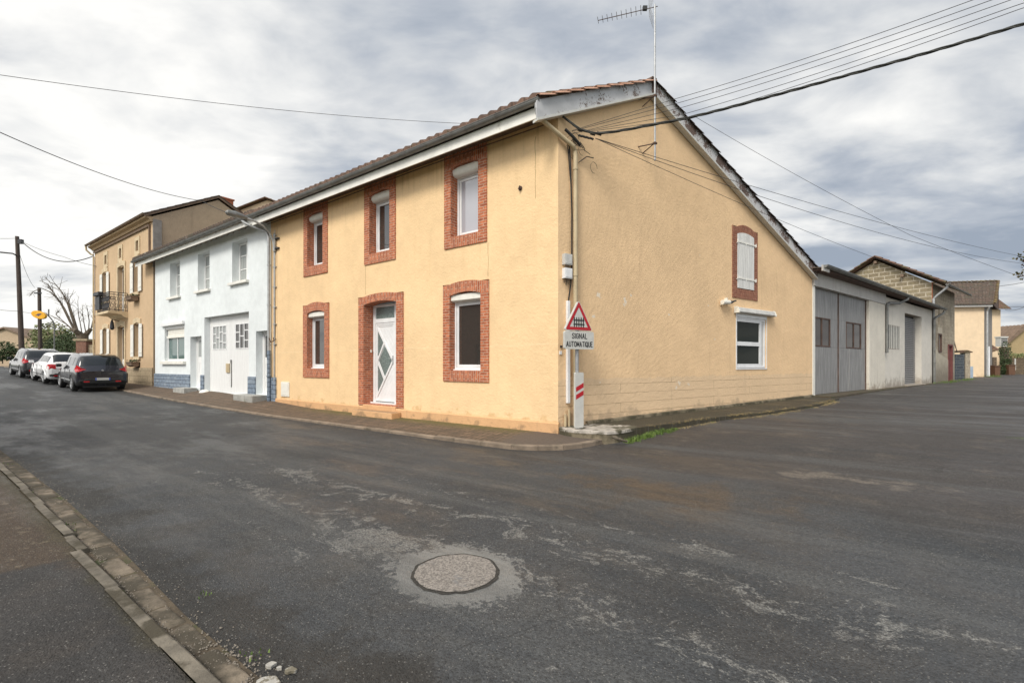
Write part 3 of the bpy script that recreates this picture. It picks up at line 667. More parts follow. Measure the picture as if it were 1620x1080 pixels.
def tile_roof(A0,A1,B0,B1,per=.235,amp=.035,row=.36,step=.022,n=6,coarse=False):
    """corrugated tile sheet between eave line A0-A1 and ridge line B0-B1 (world points)"""
    A0,A1,B0,B1=map(Vector,(A0,A1,B0,B1)); mb=MB(I)
    W_=(A1-A0).length; Ls=(B0-A0).length; nx=max(2,int(W_/per))*n; nr=max(2,int(Ls/row))
    cols=[]
    hs=[amp*abs(math.sin(math.pi*i/n))**.75 for i in range(nx+1)]
    rows=[]; 
    for r_ in range(nr):
        rows.append((r_/nr,step)); rows.append(((r_+1)/nr,0))
    prev=None
    for vi,(v,h0) in enumerate(rows):
        L0=A0.lerp(B0,v); L1=A1.lerp(B1,v); cur=[]
        for i in range(nx+1):
            p=L0.lerp(L1,i/nx); cur.append((p.x,p.y,p.z+hs[i]+h0))
        if prev:
            for i in range(nx):
                u0,u1=i/nx*W_,(i+1)/nx*W_; v0,v1=rows[vi-1][0]*Ls,v*Ls
                mb.face([prev[i],prev[i+1],cur[i+1],cur[i]],[(u0,v0),(u1,v0),(u1,v1),(u0,v1)],vi%2==1)
        prev=cur
    # tile ends at the eave and a deck underneath
    e=[(p[0],p[1],p[2]) for p in [ (A0.lerp(A1,i/nx)+Vector((0,0,hs[i]+step))) for i in range(nx+1)]]
    for i in range(nx):
        a=A0.lerp(A1,i/nx); b=A0.lerp(A1,(i+1)/nx)
        mb.face([tuple(a-Vector((0,0,.02))),tuple(b-Vector((0,0,.02))),e[i+1],e[i]])
    d=Vector((0,0,.03)); q=[A0-d,A1-d,B1-d,B0-d]
    mb.face([tuple(p) for p in q]); 
    for a,b in ((q[1],q[2]),(q[3],q[0])):
        mb.face([tuple(a),tuple(b),tuple(b+d*1.8),tuple(a+d*1.8)])
    return mb
def halftiles(P0,P1,L=.38,r=.095,up=.02):
    """row of overlapping curved tiles along a verge or ridge"""
    P0,P1=Vector(P0),Vector(P1); mb=MB(I); n=max(1,int((P1-P0).length/L)); d=(P1-P0).normalized()
    side=d.cross(Vector((0,0,1))).normalized(); u=side.cross(d).normalized()
    rr=random.Random(5)
    for k in range(n):
        a=P0.lerp(P1,k/n); b=P0.lerp(P1,(k+1)/n)+d*.05
        j=rr.uniform(-.012,.012)
        for q0,q1,z0,z1 in ((a,b,up+.03,up),):
            ra,rb=r*1.06,r*.9; R0=[];R1=[];T0=[];T1=[]
            for m in range(9):
                an=math.pi*m/8; c_,s_=math.cos(an),math.sin(an)
                R0.append(q0+side*(ra*c_+j)+u*(ra*s_*.8+z0)); R1.append(q1+side*(rb*c_+j)+u*(rb*s_*.8+z1))
                T0.append(q0+side*((ra-.018)*c_+j)+u*((ra-.018)*s_*.8+z0))
            for m in range(8):
                mb.face([tuple(R0[m]),tuple(R1[m]),tuple(R1[m+1]),tuple(R0[m+1])],[(m*.03,k*.34),(m*.03,k*.34+.34),(m*.03+.03,k*.34+.34),(m*.03+.03,k*.34)],True)
                mb.face([tuple(R0[m]),tuple(R0[m+1]),tuple(T0[m+1]),tuple(T0[m])])
    return mb
def arcpts(x0,x1,z,rise,n=10): return [(x0+(x1-x0)*k/n, z+rise*(1-(2*k/n-1)**2)) for k in range(n+1)]
def brick_surround(F,ix0,ix1,iz0,iz1,ox0,ox1,oz0,oz1,irise=.07,orise=.0,y0=-.03,rec=.2):
    mb=MB(F)
    def fq(pts,swap): mb.face([(x,y0,z) for x,z in pts],[((z,x) if swap else (x,z)) for x,z in pts])
    fq([(ox0,oz0),(ix0,oz0),(ix0,iz1),(ox0,iz1)],0); fq([(ix1,oz0),(ox1,oz0),(ox1,iz1),(ix1,iz1)],0)
    if iz0>oz0+.01: fq([(ix0,oz0),(ix1,oz0),(ix1,iz0),(ix0,iz0)],1)
    ia=arcpts(ix0,ix1,iz1,irise); oa=arcpts(ix0,ix1,oz1,orise*.95)
    fq([(ox0,iz1),(ix0,iz1),(ix0,oz1),(ox0,oz1-.03 if orise else oz1)],1)
    fq([(ix1,iz1),(ox1,iz1),(ox1,oz1-.03 if orise else oz1),(ix1,oz1)],1)
    for k in range(len(ia)-1): fq([ia[k],ia[k+1],oa[k+1],oa[k]],1)
    inn=[(ix0,iz0)]+ia+[(ix1,iz0)]
    for k in range(len(inn)-1):
        a,b=inn[k],inn[k+1]; mb.face([(a[0],y0,a[1]),(b[0],y0,b[1]),(b[0],rec,b[1]),(a[0],rec,a[1])][::-1])
    if iz0>oz0+.01: mb.face([(ix0,y0,iz0),(ix1,y0,iz0),(ix1,rec,iz0),(ix0,rec,iz0)])
    out=[(ox0,oz0),(ox0,oz1)]+oa+[(ox1,oz1),(ox1,oz0)]
    for k in range(len(out)-1):
        a,b=out[k],out[k+1]; mb.face([(a[0],y0,a[1]),(b[0],y0,b[1]),(b[0],.0,b[1]),(a[0],.0,a[1])])
    mb.face([(ox0,y0,oz0),(ox1,y0,oz0),(ox1,0,oz0),(ox0,0,oz0)])
    return mb
def pipe(F,pts,r,m,name,parent,n=10,collars=(),cr=1.25):
    mb=MB(F); mb.tube(pts,r,n)
    for c in collars: mb.tube([(c[0],c[1],c[2]-.025),(c[0],c[1],c[2]+.025)],r*cr,n); mb.box(c[0]-.012,c[0]+.012,c[1],c[1]+.07,c[2]-.01,c[2]+.01)
    return mb.build(name,m,parent)

# ================================================================ THE YELLOW CORNER HOUSE
YH=thing('corner_house',(CX,CY,0),'two storey yellow rendered house on the street corner with red brick window surrounds','house')
wins=[ # ix0 ix1 iz0 iz1  ox0 ox1 oz0 oz1 outer-rise recess kind
 (-9.29,-8.42,4.65,6.27,-9.52,-8.17,4.35,6.56,0,.2,'u'),(-6.09,-5.23,4.61,6.25,-6.33,-4.99,4.33,6.56,0,.2,'u'),(-2.96,-2.10,4.57,6.21,-3.18,-1.85,4.31,6.56,0,.2,'r'),
 (-9.31,-8.33,1.38,3.15,-9.55,-8.09,1.10,3.42,.07,.16,'l'),(-3.00,-2.03,1.37,3.16,-3.22,-1.79,1.11,3.44,.05,.15,'l')]
ops=[(w[0]-.02,w[1]+.02,w[2]-.02,w[3]+.09,.27) for w in wins]+[(-6.38,-4.94,.38,3.30,.36)]
mb=MB(FF); wall(mb,-11.72,0,.05,6.60,ops)
mb.face([(-11.72,8,0),(-11.72,0,0),(-11.72,0,6.4),(-11.72,8,6.4)])
mb.build('front_wall',M['front'],YH)
gtop=[(-.0,6.55),(2.83,7.98),(11.56,4.56)]
ga=MB(GF); wall(ga,0,11.56,.0,gtop,[(6.69,8.38,1.40,2.90,.16),(6.70,7.62,3.70,5.28,.06)]); ga.build('gable_wall',M['gable'],YH)
# rear and far side, closed behind
bk=MB(FF); Bx=GF.P(11.56,0,0); 
for (p,q) in ((GF.P(11.56,0,0),(GF.P(11.56,0,0)[0]-FF.ex[0]*11.7,GF.P(11.56,0,0)[1]-FF.ex[1]*11.7)),):
    b=MB(I); b.face([(q[0],q[1],0),(p[0],p[1],0),(p[0],p[1],4.6),(q[0],q[1],4.6)]); b.build('rear_wall',M['gable'],YH)
# plinth along the front with a worn top edge
pl_=MB(FF); 
xs=[-11.7,-6.6,-6.36,-4.96,-4.68,0.02]
for a,b,ztop in ((-11.7,-6.36,.34),(-6.36,-4.96,.395),(-4.96,.03,.34)):
    prismx(pl_,[(-.045,.05),(-.045,ztop-.03),(-.02,ztop),(.01,ztop),(.01,.05)],a,b)
pl_.build('plinth',M['plinth'],YH)
lg=MB(GF)
for a,b in zip(rng(.75,11.5,8),rng(.75,11.5,8)[1:]):
    za,zb_=spz(a,0)+.07,spz(b,0)+.07
    lg.face([(a,-.07,za-.2),(b,-.07,zb_-.2),(b,-.07,zb_-.015),(a,-.07,za-.015)]); lg.face([(a,-.07,za-.015),(b,-.07,zb_-.015),(b,0,zb_),(a,0,za)])
lg.build('foot_ledge',M['ledge'],YH)
# eaves
ev=MB(FF); ev.box(-12.02,-.10,-.50,-.475,6.36,6.58); ev.build('fascia',M['fascia'],YH)
ev=MB(FF); ev.slab([(-12.0,-.475),(-.10,-.475),(.10,.05),(-12.0,.05)],6.565,6.585)
ev.tube([(-11.9,-.02,6.50),(-8,-.03,6.47),(-4,-.03,6.50),(-.2,-.03,6.46)],.012,5)
ev.build('soffit',M['soffit'],YH)
gutter(FF,-12.05,-.06,-.585,6.66,.082).build('gutter',M['zinc'],YH)
def V3(F,x,y,z): return F.P(x,y,z)
A1=V3(GF,-.62,-.14,6.66); B1=V3(GF,2.83,-.14,8.17)
sh=lambda p,d,dz=0:(p[0]-FF.ex[0]*d,p[1]-FF.ex[1]*d,p[2]+dz)
# the eave line has to run parallel to the front, 0.56 m out
rf=tile_roof(sh(A1,12.35),A1,sh(B1,12.0),B1,per=.262,amp=.115,n=8); rf.build('front_roof',M['tile'],YH)
C1=V3(GF,11.62,-.14,4.78)
rf=tile_roof(sh(C1,12),C1,sh(B1,12.0),B1,per=.235,amp=.04); rf.build('rear_roof',M['tile'],YH)
up=lambda p,d:(p[0],p[1],p[2]+d)
halftiles(up(A1,-.02),up(B1,-.01),.40,.075,.0).build('verge_tiles',M['tile_orange'],YH)
halftiles(up(C1,.01),up(B1,.01),.40,.075,0).build('rear_verge_tiles',M['tile_dark'],YH)
halftiles(up(B1,.0),up(sh(B1,12),.0),.42,.10).build('ridge_tiles',M['tile'],YH)
# barge boards standing 12 cm off the gable
bb=MB(GF); bb.prism([(-.66,6.23),(2.80,7.885),(2.80,8.25),(-.66,6.60)],-.145,-.12); bb.build('front_barge_board',M['peel_grey'],YH)
bb=MB(GF); bb.prism([(-.66,6.20),(2.80,7.855),(2.80,7.90),(-.66,6.25)],-.17,-.02); bb.build('front_barge_moulding',M['sign_white'],YH)
bb=MB(GF); bb.prism([(2.86,7.885),(11.62,4.47),(11.62,4.82),(2.86,8.25)],-.145,-.12); bb.build('rear_barge_board',M['peel_brown'],YH)
bb=MB(GF); bb.prism([(2.86,7.855),(11.6,4.445),(11.6,4.50),(2.86,7.91)],-.17,-.02); bb.build('rear_barge_moulding',M['sign_white'],YH)
bb=MB(GF); bb.prism([(2.76,7.90),(2.90,7.90),(2.90,8.27),(2.76,8.27)],-.175,-.147); bb.build('apex_board',M['rust'],YH)
for i,(a,b,c,d,oa,ob,oc,od,orise,rec,kd) in enumerate(wins):
    fr=MB(FF); y=rec
    box_h=.22 if kd!='l' else .19
    top=d+.02-box_h+.06
    frame4(fr,a+.005,b-.005,c+.02,top,.055,y,y+.06); frame4(fr,a+.065,b-.065,c+.08,top-.06,.06,y+.018,y+.05)
    fr.box(a-.01,b+.01,y-.05,y,c+.0,c+.028)
    wobj=fr.build('window',M['pvc'],YH,bevel=.004)
    pn=MB(FF); pn.box(a+.12,b-.12,y+.034,y+.04,c+.13,top-.115,skip='b'); pn.build('pane',M['glass_up'] if kd=='r' else M['glass'],wobj)
    brick_surround(FF,a,b,c,d,oa,ob,oc,od,.07,orise,rec=rec+.01).build('brick_surround',M['brick'],wobj)
    sb=MB(FF)
    zt=d+.045; zb_=top-.03
    if kd=='l': prismx(sb,[(.02,zb_+.03),(.02,zt-.03),(.05,zt+.0),(y+.02,zt),(y+.02,zb_),(.06,zb_)],a+.004,b-.004)
    else: prismx(sb,[(.03,zt-.07),(.06,zt),(y+.02,zt),(y+.02,zb_),(.10,zb_),(.055,zb_+.03),(.035,zb_+.07),(.03,zb_+.1)],a+.004,b-.004)
    sb.build('shutter_box',M['pvcbox'],wobj,bevel=.006)
    rv=MB(FF); rv.box(a,b,rec+.245,rec+.25,c,d+.07); 
# front door
DY=.30
fr=MB(FF)
fr.box(-6.355,-6.25,DY,DY+.07,.425,3.21); fr.box(-5.42,-5.33,DY,DY+.07,.425,3.21)
fr.box(-6.25,-5.42,DY,DY+.07,2.70,2.82); fr.box(-6.25,-5.42,DY,DY+.07,3.15,3.22); fr.box(-5.33,-4.965,DY+.01,DY+.06,.425,3.21)
fr.box(-6.36,-4.965,DY-.10,DY,.40,.44)
dr=fr.build('front_door',M['pvc'],YH,bevel=.004)
x0,x1,z0,z1=-6.245,-5.425,.46,2.695
lx=lambda u:x0+(x1-x0)*u
lz=lambda w:z0+(z1-z0)*w
leaf=MB(FF); leaf.box(x0,x1,DY+.03,DY+.07,z0,z1); frame4(leaf,x0,x1,z0,z1,.05,DY+.015,DY+.03)
leaf.box(lx(.1),lx(.86),DY+.018,DY+.03,lz(.955),lz(.97))
def bar(mb,p,q,w,ya,yb):
    a=Vector((lx(p[0]),lz(p[1]))); b=Vector((lx(q[0]),lz(q[1]))); n=Vector((-(b-a).y,(b-a).x)).normalized()*w/2
    mb.prism([tuple(a-n),tuple(b-n),tuple(b+n),tuple(a+n)],ya,yb)
# two crossing diagonals making the lozenge, and the slanting board joints
D_=.052
bar(leaf,(.08,.94),(.90,.53),D_,DY+.004,DY+.03); bar(leaf,(.90,.51),(.08,.07),D_,DY+.002,DY+.03)
bar(leaf,(.09,.52),(.47,.76),D_,DY+.006,DY+.029); bar(leaf,(.09,.52),(.47,.27),D_,DY+.008,DY+.029)
for k in range(1,9):
    o=k*.085
    # boards right of the lozenge run parallel to its sides
    if .53+o*.5<.93: bar(leaf,(.93,.53+o),(.93-min(.80,(.93-.53-o)/.5),min(.94,.53+o+min(.80,(.93-.53-o)/.5)*.5)),.006,DY+.027,DY+.03)
    if .51-o>.07: 
        ln=min(.82,(.51-o-.07)/.537); bar(leaf,(.93,.51-o),(.93-ln,.51-o-ln*.537),.006,DY+.0275,DY+.03)
lf=leaf.build('door_leaf',M['pvc'],dr)
gl_=MB(FF)
for P in ([(.10,.58),(.42,.745),(.10,.90)],[(.16,.52),(.48,.32),(.83,.52),(.48,.715)],[(.10,.12),(.42,.29),(.10,.455)]):
    gl_.prism([(lx(u),lz(w)) for u,w in P],DY+.020,DY+.029)
gl_.build('glazing',M['obscure'],dr)
tg=MB(FF); tg.box(-6.25,-5.42,DY+.03,DY+.036,2.82,3.15); tg.build('transom_pane',M['obscure'],dr)
hd=MB(FF); hd.box(lx(.90),lx(.935),DY,DY+.015,1.52,1.76); hd.tube([(lx(.917),DY,1.68),(lx(.917),DY-.05,1.68),(lx(.80),DY-.05,1.685)],.010,8); hd.build('door_handle',M['zinc_light'],dr)
brick_surround(FF,-6.36,-4.96,.40,3.20,-6.60,-4.68,.36,3.43,.07,.06,rec=.30).build('brick_surround',M['brick'],dr)
bl=MB(FF); bl.box(-6.36,-6.33,.20,.24,1.86,1.94); bl.build('doorbell',M['pvcbox'],dr)
st=MB(FF); st.box(-6.42,-4.72,-.37,-.046,.09,.255); stp=st.build('door_step',M['plinth'],YH,bevel=.015)
# window on the gable (white, with roller box) and the shuttered brick one
fr=MB(GF); frame4(fr,6.70,8.37,1.41,2.89,.06,.02,.10); fr.box(6.655,6.695,-.015,.0,1.36,2.98); fr.box(8.385,8.41,-.015,.0,1.36,2.98); fr.box(6.695,8.385,-.02,.02,1.365,1.40)
fr.box(6.695,8.385,-.01,.02,2.88,2.98)
fr.box(6.76,8.05,.03,.09,2.06,2.18); fr.box(8.05,8.16,.03,.09,1.47,2.83); fr.box(6.76,8.05,.03,.09,2.76,2.83); fr.box(6.76,8.05,.03,.09,1.47,1.53)
gw=fr.build('gable_window',M['pvc'],YH,bevel=.005)
pn=MB(GF); pn.box(8.16,8.31,.05,.09,1.47,2.83); pn.build('reveal_shade_strip',M['worn_plastic'],gw)  # grey strip in place of the gap; the reveal's shade is in its colour
pn=MB(GF); pn.box(6.76,8.05,.06,.066,1.53,2.06); pn.box(6.76,8.05,.06,.066,2.18,2.76); pn.build('pane',M['glass_side'],gw)
sb=MB(GF); prismx(sb,[(-.15,3.0),(-.16,3.02),(-.12,3.13),(-.09,3.15),(.0,3.15),(.0,2.99),(-.12,2.99)],6.58,8.66); sb.build('roller_shutter_box',M['worn_plastic'],gw,bevel=.008)
for x_ in (6.545,8.655):
    sb=MB(GF); prismx(sb,[(-.165,2.985),(-.17,3.03),(-.125,3.145),(-.09,3.165),(-.01,3.165),(-.01,2.98)],x_,x_+.04); sb.build('box_end_cap',M['pvcbox'],gw)
br=brick_surround(GF,6.70,7.62,3.70,5.26,6.46,7.84,3.42,5.47,.08,.10,y0=-.02,rec=.02).build('brick_window',M['brick_side'],YH)
for (a,b) in ((6.705,7.155),(7.165,7.615)):
    sh_=MB(GF)
    pts=[(a,3.715),(b,3.715)]; n=4
    for k in range(n):
        xa,xb=a+(b-a)*k/n,a+(b-a)*(k+1)/n; hz=lambda x:5.265+.07*(1-((x-7.16)/.46)**2)
        sh_.prism([(xa+.003,3.715),(xb-.003,3.715),(xb-.003,hz(xb)),(xa+.003,hz(xa))],-.03,-.002)
    so_=sh_.build('shutter',M['white_wood'],br)
    for z in (3.98,5.02): 
        hg=MB(GF); hg.box(a-.03 if a<7 else a+.02,b-.02 if a<7 else b+.05,-.045,-.031,z,z+.045)
        xx=a-.04 if a<7 else b+.06
        hg.tube([(xx,-.02,z-.02),(xx,-.055,z-.02),(xx,-.055,z+.075)],.014,6); hg.build('hinge',M['fascia'],so_)
# rainwater pipe round the corner
e0=FF.P(-.13,-.585,6.60)
def toG(p): 
    d=(p[0]-CX,p[1]-CY); return (d[0]*GF.ex[0]+d[1]*GF.ex[1], d[0]*GF.ey[0]+d[1]*GF.ey[1], p[2])
q0=toG(e0)
dp=MB(GF); dp.tube([q0,(q0[0],q0[1],6.50),(q0[0]+.03,q0[1]+.02,6.42),(q0[0]+.10,q0[1]+.05,6.36)],.05,12); dpo=dp.build('gutter_outlet',M['zinc_light'],YH)
pipe(GF,[(q0[0]+.10,q0[1]+.05,6.36),(.30,-.12,5.98),(.37,-.09,5.92),(.39,-.09,5.80),(.39,-.09,.25)],.046,M['beige_pipe'],'downpipe',YH,12,[(.39,-.09,z) for z in (5.55,3.36,2.62,1.35,.62)],1.2)
pipe(GF,[(.25,-.05,.60),(.25,-.05,.25)],.028,M['beige_pipe'],'stub_pipe',YH); pipe(GF,[(.15,-.05,.50),(.15,-.05,.25)],.028,M['beige_pipe'],'stub_pipe',YH)
cd=MB(GF); cd.box(.20,.275,-.065,-.003,.72,2.82); cdo=cd.build('cable_conduit',M['pvc'],YH,bevel=.008)
jb=MB(GF); jb.box(.10,.30,-.10,-.003,3.55,3.77); jb.box(.12,.28,-.107,-.10,3.57,3.75); tag(jb.build('meter_box',M['worn_plastic'],None,bevel=.012),'grey junction box on the house corner, upper of the pair','junction box',group='junction boxes on the corner')
jb=MB(GF); jb.box(.10,.30,-.10,-.003,3.27,3.48); jb.box(.12,.28,-.107,-.10,3.29,3.46); tag(jb.build('meter_box',M['pvc'],None,bevel=.012),'white junction box with frayed wires below it, lower of the pair','junction box',group='junction boxes on the corner')
fz=MB(GF)
rq=random.Random(9)
for k in range(16):
    x=.12+k*.011; fz.tube([(x,-.05,3.275),(x+rq.uniform(-.03,.03),-.06,3.22+rq.uniform(-.02,.02)),(x+rq.uniform(-.04,.04),-.05,3.16+rq.uniform(-.02,.03))],.0035,4)
for k in range(5): fz.tube([(.16+k*.02,-.05,3.55),(.15+k*.025,-.06,3.47)],.006,4)
tag(fz.build('loose_wires',M['bark']),'tangle of loose wire ends hanging under the junction boxes','wires')
cb=MB(GF); cb.tube([(.26,-.04,6.1),(.29,-.05,5.6),(.33,-.05,4.6),(.325,-.05,3.6),(.31,-.04,3.2),(.24,-.04,2.8)],.016,6); cb.tube([(.22,-.04,6.0),(.31,-.04,5.2),(.345,-.04,4.4),(.335,-.04,3.5)],.010,5)
tag(cb.build('service_cable',M['cable']),'black service cable running down the corner beside the beige pipe','cable')
# vent cover on the front, small bracket fittings
vb=MB(FF); vb.box(-10.95,-10.42,-.03,0,.42,.92); vb.box(-10.91,-10.46,-.04,-.03,.46,.88); tag(vb.build('gas_meter_box',M['pvcbox'],None,bevel=.006),'cream flat meter cabinet low on the yellow front wall','meter box')
ab=MB(FF); ab.disc((-.93,-.02,5.30),.05,12); ab.tube([(-.93,-.0,5.30),(-.93,-.07,5.27),(-.90,-.07,5.33)],.018,6); ab.build('wall_hook',M['rust'],YH)
vp=MB(GF); vp.tube([(5.80,-.10,3.22),(6.14,-.10,3.24)],.062,14); vp.box(5.86,5.92,-.10,0,3.15,3.19); vp.box(6.06,6.10,-.08,0,3.26,3.36); 
fl=vp.build('wall_floodlight',M['pvcbox']); tag(fl,'cream tube light with dark nozzle fixed to the gable above the white window','wall light')
vn=MB(GF); vn.tube([(6.14,-.10,3.24),(6.24,-.10,3.25),(6.30,-.10,3.26)],.05,12,r1=.035); vn.tube([(6.22,-.10,3.25),(6.40,-.15,3.30)],.022,8); vn.build('nozzle',M['iron'],fl)
sm=MB(GF); sm.box(.05,.09,-.03,0,1.86,1.90); sm.tube([(.09,-.02,1.9),(.22,-.02,1.92)],.006,4); sm.build('cable_clip',M['iron'],YH); sm=MB(GF); sm.box(.03,.085,-.02,0,1.72,1.79); sm.build('bell_cover',M['pvc'],YH)

# ---------------------------------------------------------------- antenna
mx=GF.P(2.67,-.30,0); AN=thing('television_antenna',(mx[0],mx[1],6.2),'tall steel aerial mast with comb antenna clamped to the gable of the yellow house','antenna')
a=MB(GF); a.tube([(2.67,-.30,6.22),(2.67,-.30,9.80)],.022,10); a.tube([(2.67,-.30,8.3),(2.67,-.30,9.83)],.017,10)
for z in (8.85,9.2,9.55): a.tube([(2.67,-.30,z-.01),(2.67,-.30,z+.01)],.024,8)
a.build('mast',M['galv'],AN)
for z in (6.62,7.72):
    a=MB(GF); a.tube([(2.45,0,z-.02),(2.66,-.28,z)],.014,6); a.tube([(2.60,0,z-.14),(2.66,-.28,z)],.012,6); a.box(2.63,2.71,-.335,-.265,z-.02,z+.02); a.build('bracket',M['rust'],AN)
am=Vector(mx); bd=Vector((-1.24,.40,-.01)); 
a=MB(I); p0=am+Vector((0,0,9.77)); a.tube([tuple(p0+Vector((.06,-.02,0))),tuple(p0+bd)],.009,6); a.build('boom',M['rust'],AN)
ed=Vector((.30,.95,0)).normalized()
for k in range(10):
    c=p0+bd*(.24+.76*k/9); a=MB(I); L=.15-.004*k; a.tube([tuple(c-ed*L+Vector((0,0,.01))),tuple(c+ed*L+Vector((0,0,.01)))],.006,5); a.build('director',M['zinc'],AN)
for sg in (-1,1):
    a=MB(I)
    for k in range(6):
        c=p0+bd*.10+Vector((.03*k*.6,0,sg*(.04+.055*k))); a.tube([tuple(c-ed*.22),tuple(c+ed*.22)],.003,4)
    for e_ in (-.2,0,.2):
        a.tube([tuple(p0+bd*.10+ed*e_+Vector((0,0,sg*.03))),tuple(p0+bd*.10+ed*e_+Vector((.1,0,sg*.33)))],.003,4)
    a.build('reflector',M['zinc_light'],AN)
a=MB(I); c=p0+bd*.17; a.box(c.x-.05,c.x+.05,c.y-.03,c.y+.03,c.z-.02,c.z+.07); a.build('dipole_box',M['black'],AN)

# ---------------------------------------------------------------- wires
def px(x,y,D): return ((x-810)/720*D,D,1.52+(576-y)/720*D)
def wire(pts,r,label,sag=0,m='thinwire',grp=None,cat='cable',name='overhead_wire',n=28):
    P=[]
    for (a,b),sg in zip(zip(pts,pts[1:]),sag if isinstance(sag,(list,tuple)) else [sag]*9):
        a,b=Vector(a),Vector(b)
        for i in range(n):
            t_=i/n; p=a.lerp(b,t_); p.z-=4*sg*t_*(1-t_); P.append(tuple(p))
    P.append(tuple(pts[-1])); mb=MB(I); mb.tube(P,r,6); o=mb.build(name,M[m]); tag(o,label,cat,grp); return o
hook=GF.P(.40,-.12,6.02); hk2=GF.P(.62,-.14,5.98)
mb=MB(I)
bp=[(890,184),(912,201),(928,208),(945,211),(975,208),(1030,198),(1100,184),(1200,158),(1345,118),(1480,80),(1620,38),(1700,14)]
bw_=[]
for i,(x_,y_) in enumerate(bp):
    D=9.25 if x_<930 else 9.25-(x_-930)/690*1.6; bw_.append(Vector(px(x_,y_,D)))
ref=[]
for i in range(len(bw_)-1):
    a_,b_,c_,d_=bw_[max(0,i-1)],bw_[i],bw_[i+1],bw_[min(len(bw_)-1,i+2)]
    n=max(2,int((c_-b_).length/.07))
    for k in range(n):
        t_=k/n; ref.append(.5*((2*b_)+(-a_+c_)*t_+(2*a_-5*b_+4*c_-d_)*t_*t_+(-a_+3*b_-3*c_+d_)*t_**3))
for ph in range(3):
    pp=[]
    for i,p in enumerate(ref):
        an=i*.45+ph*2.094; pp.append((p.x+.009*math.cos(an),p.y+.009*math.cos(an),p.z+.016*math.sin(an)))
    mb.tube(pp,.0145,5)
tw=mb.build('service_bundle',M['bundle']); tag(tw,'thick black twisted cable bundle running from the house corner to the upper right','cable')
mb=MB(I)
for c in (px(938,212,9.4),px(948,212,9.4),px(918,206,9.4)): mb.tube([(c[0]-.05,c[1],c[2]+.02),(c[0]+.05,c[1],c[2]-.01)],.035,8)
mb.tube([GF.P(.10,-.1,6.28),GF.P(.30,-.15,6.14),GF.P(.46,-.16,6.03)],.03,7)
mb.build('cable_clamp',M['rubber'],tw)
mb=MB(I)
for k in range(5): mb.tube([GF.P(.2+.04*k,-.03,6.0),GF.P(.3+.05*k,-.12,6.12),GF.P(.4+.05*k,-.14,6.0)],.008,5)
mb.build('splice_wires',M['rubber'],tw)
# curly loose ends
mb=MB(GF)
for (cx_,cz,rr) in ((.42,6.2,.10),(.28,6.1,.09),(.95,5.72,.10),(.35,5.9,.12),(.6,6.0,.09)):
    mb.tube([(cx_+rr*math.cos(a_*.5),-.06,cz+rr*1.2*math.sin(a_*.5)) for a_ in range(0,11)],.0045,4)
mb.tube([(.38,-.03,5.95),(.62,-.1,6.0),(.8,-.1,5.95)],.006,4); mb.tube([(.55,-.02,5.75),(.70,-.1,5.88),(.9,-.1,5.9)],.010,5)
tag(mb.build('wire_loops',M['cable']),'curled loose wires under the barge board at the house corner','wires')
starts=[px(905,207,9.4),px(905,208,9.4),px(905,212,9.4),px(925,208,9.4),px(925,209,9.4)]
ends=[px(1540,0,6.6),px(1570,0,6.6),px(1600,0,6.6),px(1605,10,6.6),px(1610,16,6.6)]
mids=[(1067,157),(1070,164),(1080,170),(1085,180),(1090,188)]
ords=['uppermost','second','third','fourth','lowest']
for i in range(5):
    m_=px(*mids[i],9.35); b=ends[i]; q=Vector(b)+(Vector(b)-Vector(m_))*.5
    wire([starts[i],m_,b,tuple(q)],.0048,'%s of the five thin wires fanning from the corner to the top right'%ords[i],[.0,.05,0],grp='thin wires to the top right')
# three wires descending right behind the roof
cl3=px(942,219,9.4)
for i,(sg_,b_,lab) in enumerate(((.21,px(1640,410,22),'upper of the two parallel wires falling to the right edge over the garage'),(.44,px(1640,419,22),'lower of the two parallel wires falling to the right edge over the garage'),(.30,px(1510,447,26),'wire falling from the gable towards the blockwork barn roof'))):
    wire([cl3,b_],.0062,lab,sg_,grp='wires falling to the right')
mb=MB(I); 
for k in range(4): c=px(918+k*6,215+k*1.5,9.3); mb.tube([(c[0]-.04,c[1],c[2]+.015),(c[0]+.04,c[1],c[2]-.015)],.022,7)
tag(mb.build('cable_anchor',M['rubber']),'black anchor clamps of the three falling wires','clamp')
wire([px(1100,185,20),px(1440,372,22),px(1650,450,24)],.008,'long thin wire crossing the sky from the roof down to the right edge',[.12,.05])
wire([px(1575,453,44),px(1660,436,40)],.02,'short wire above the cream house ridge at the right edge',.15)
wire([px(1590,490,50),px(1660,452,44)],.02,'dark cable rising to the right edge from the small cream house',.8)
wire([px(1594,485,52),px(1670,485,48)],.025,'level cable behind the small cream house',.0)
# left side wires
wire([px(-40,113,7),px(740,196,10.9)],.0045,'thin wire crossing the upper left sky to the yellow house eave',.12)
wire([px(-30,196,10),px(320,318,19),px(400,345,16.2)],.011,'black cable from the left edge to the wall lamp of the white house',[.25,.12],m='cable')
wire([px(30,378,34),px(148,405,29)],.028,'dark cable from the wooden pole to the ochre house',.9,m='cable',grp='cables at the wooden pole')
wire([px(30,380,34),px(100,406,31),px(152,421,28.5)],.013,'thin cable from the wooden pole to the ochre house wall',[.1,.05],grp='cables at the wooden pole')
wire([px(-10,377,30),px(25,377,34)],.013,'thin wire meeting the top of the wooden pole from the left edge',.02)
wire([px(29,395,34),px(55,455,45)],.012,'faint wire from the tall pole down to the second pole',.4)
wire([px(-20,487,30),px(30,492,34),px(60,496,45)],.014,'low wire passing behind the wooden pole near the yellow sign',.05)

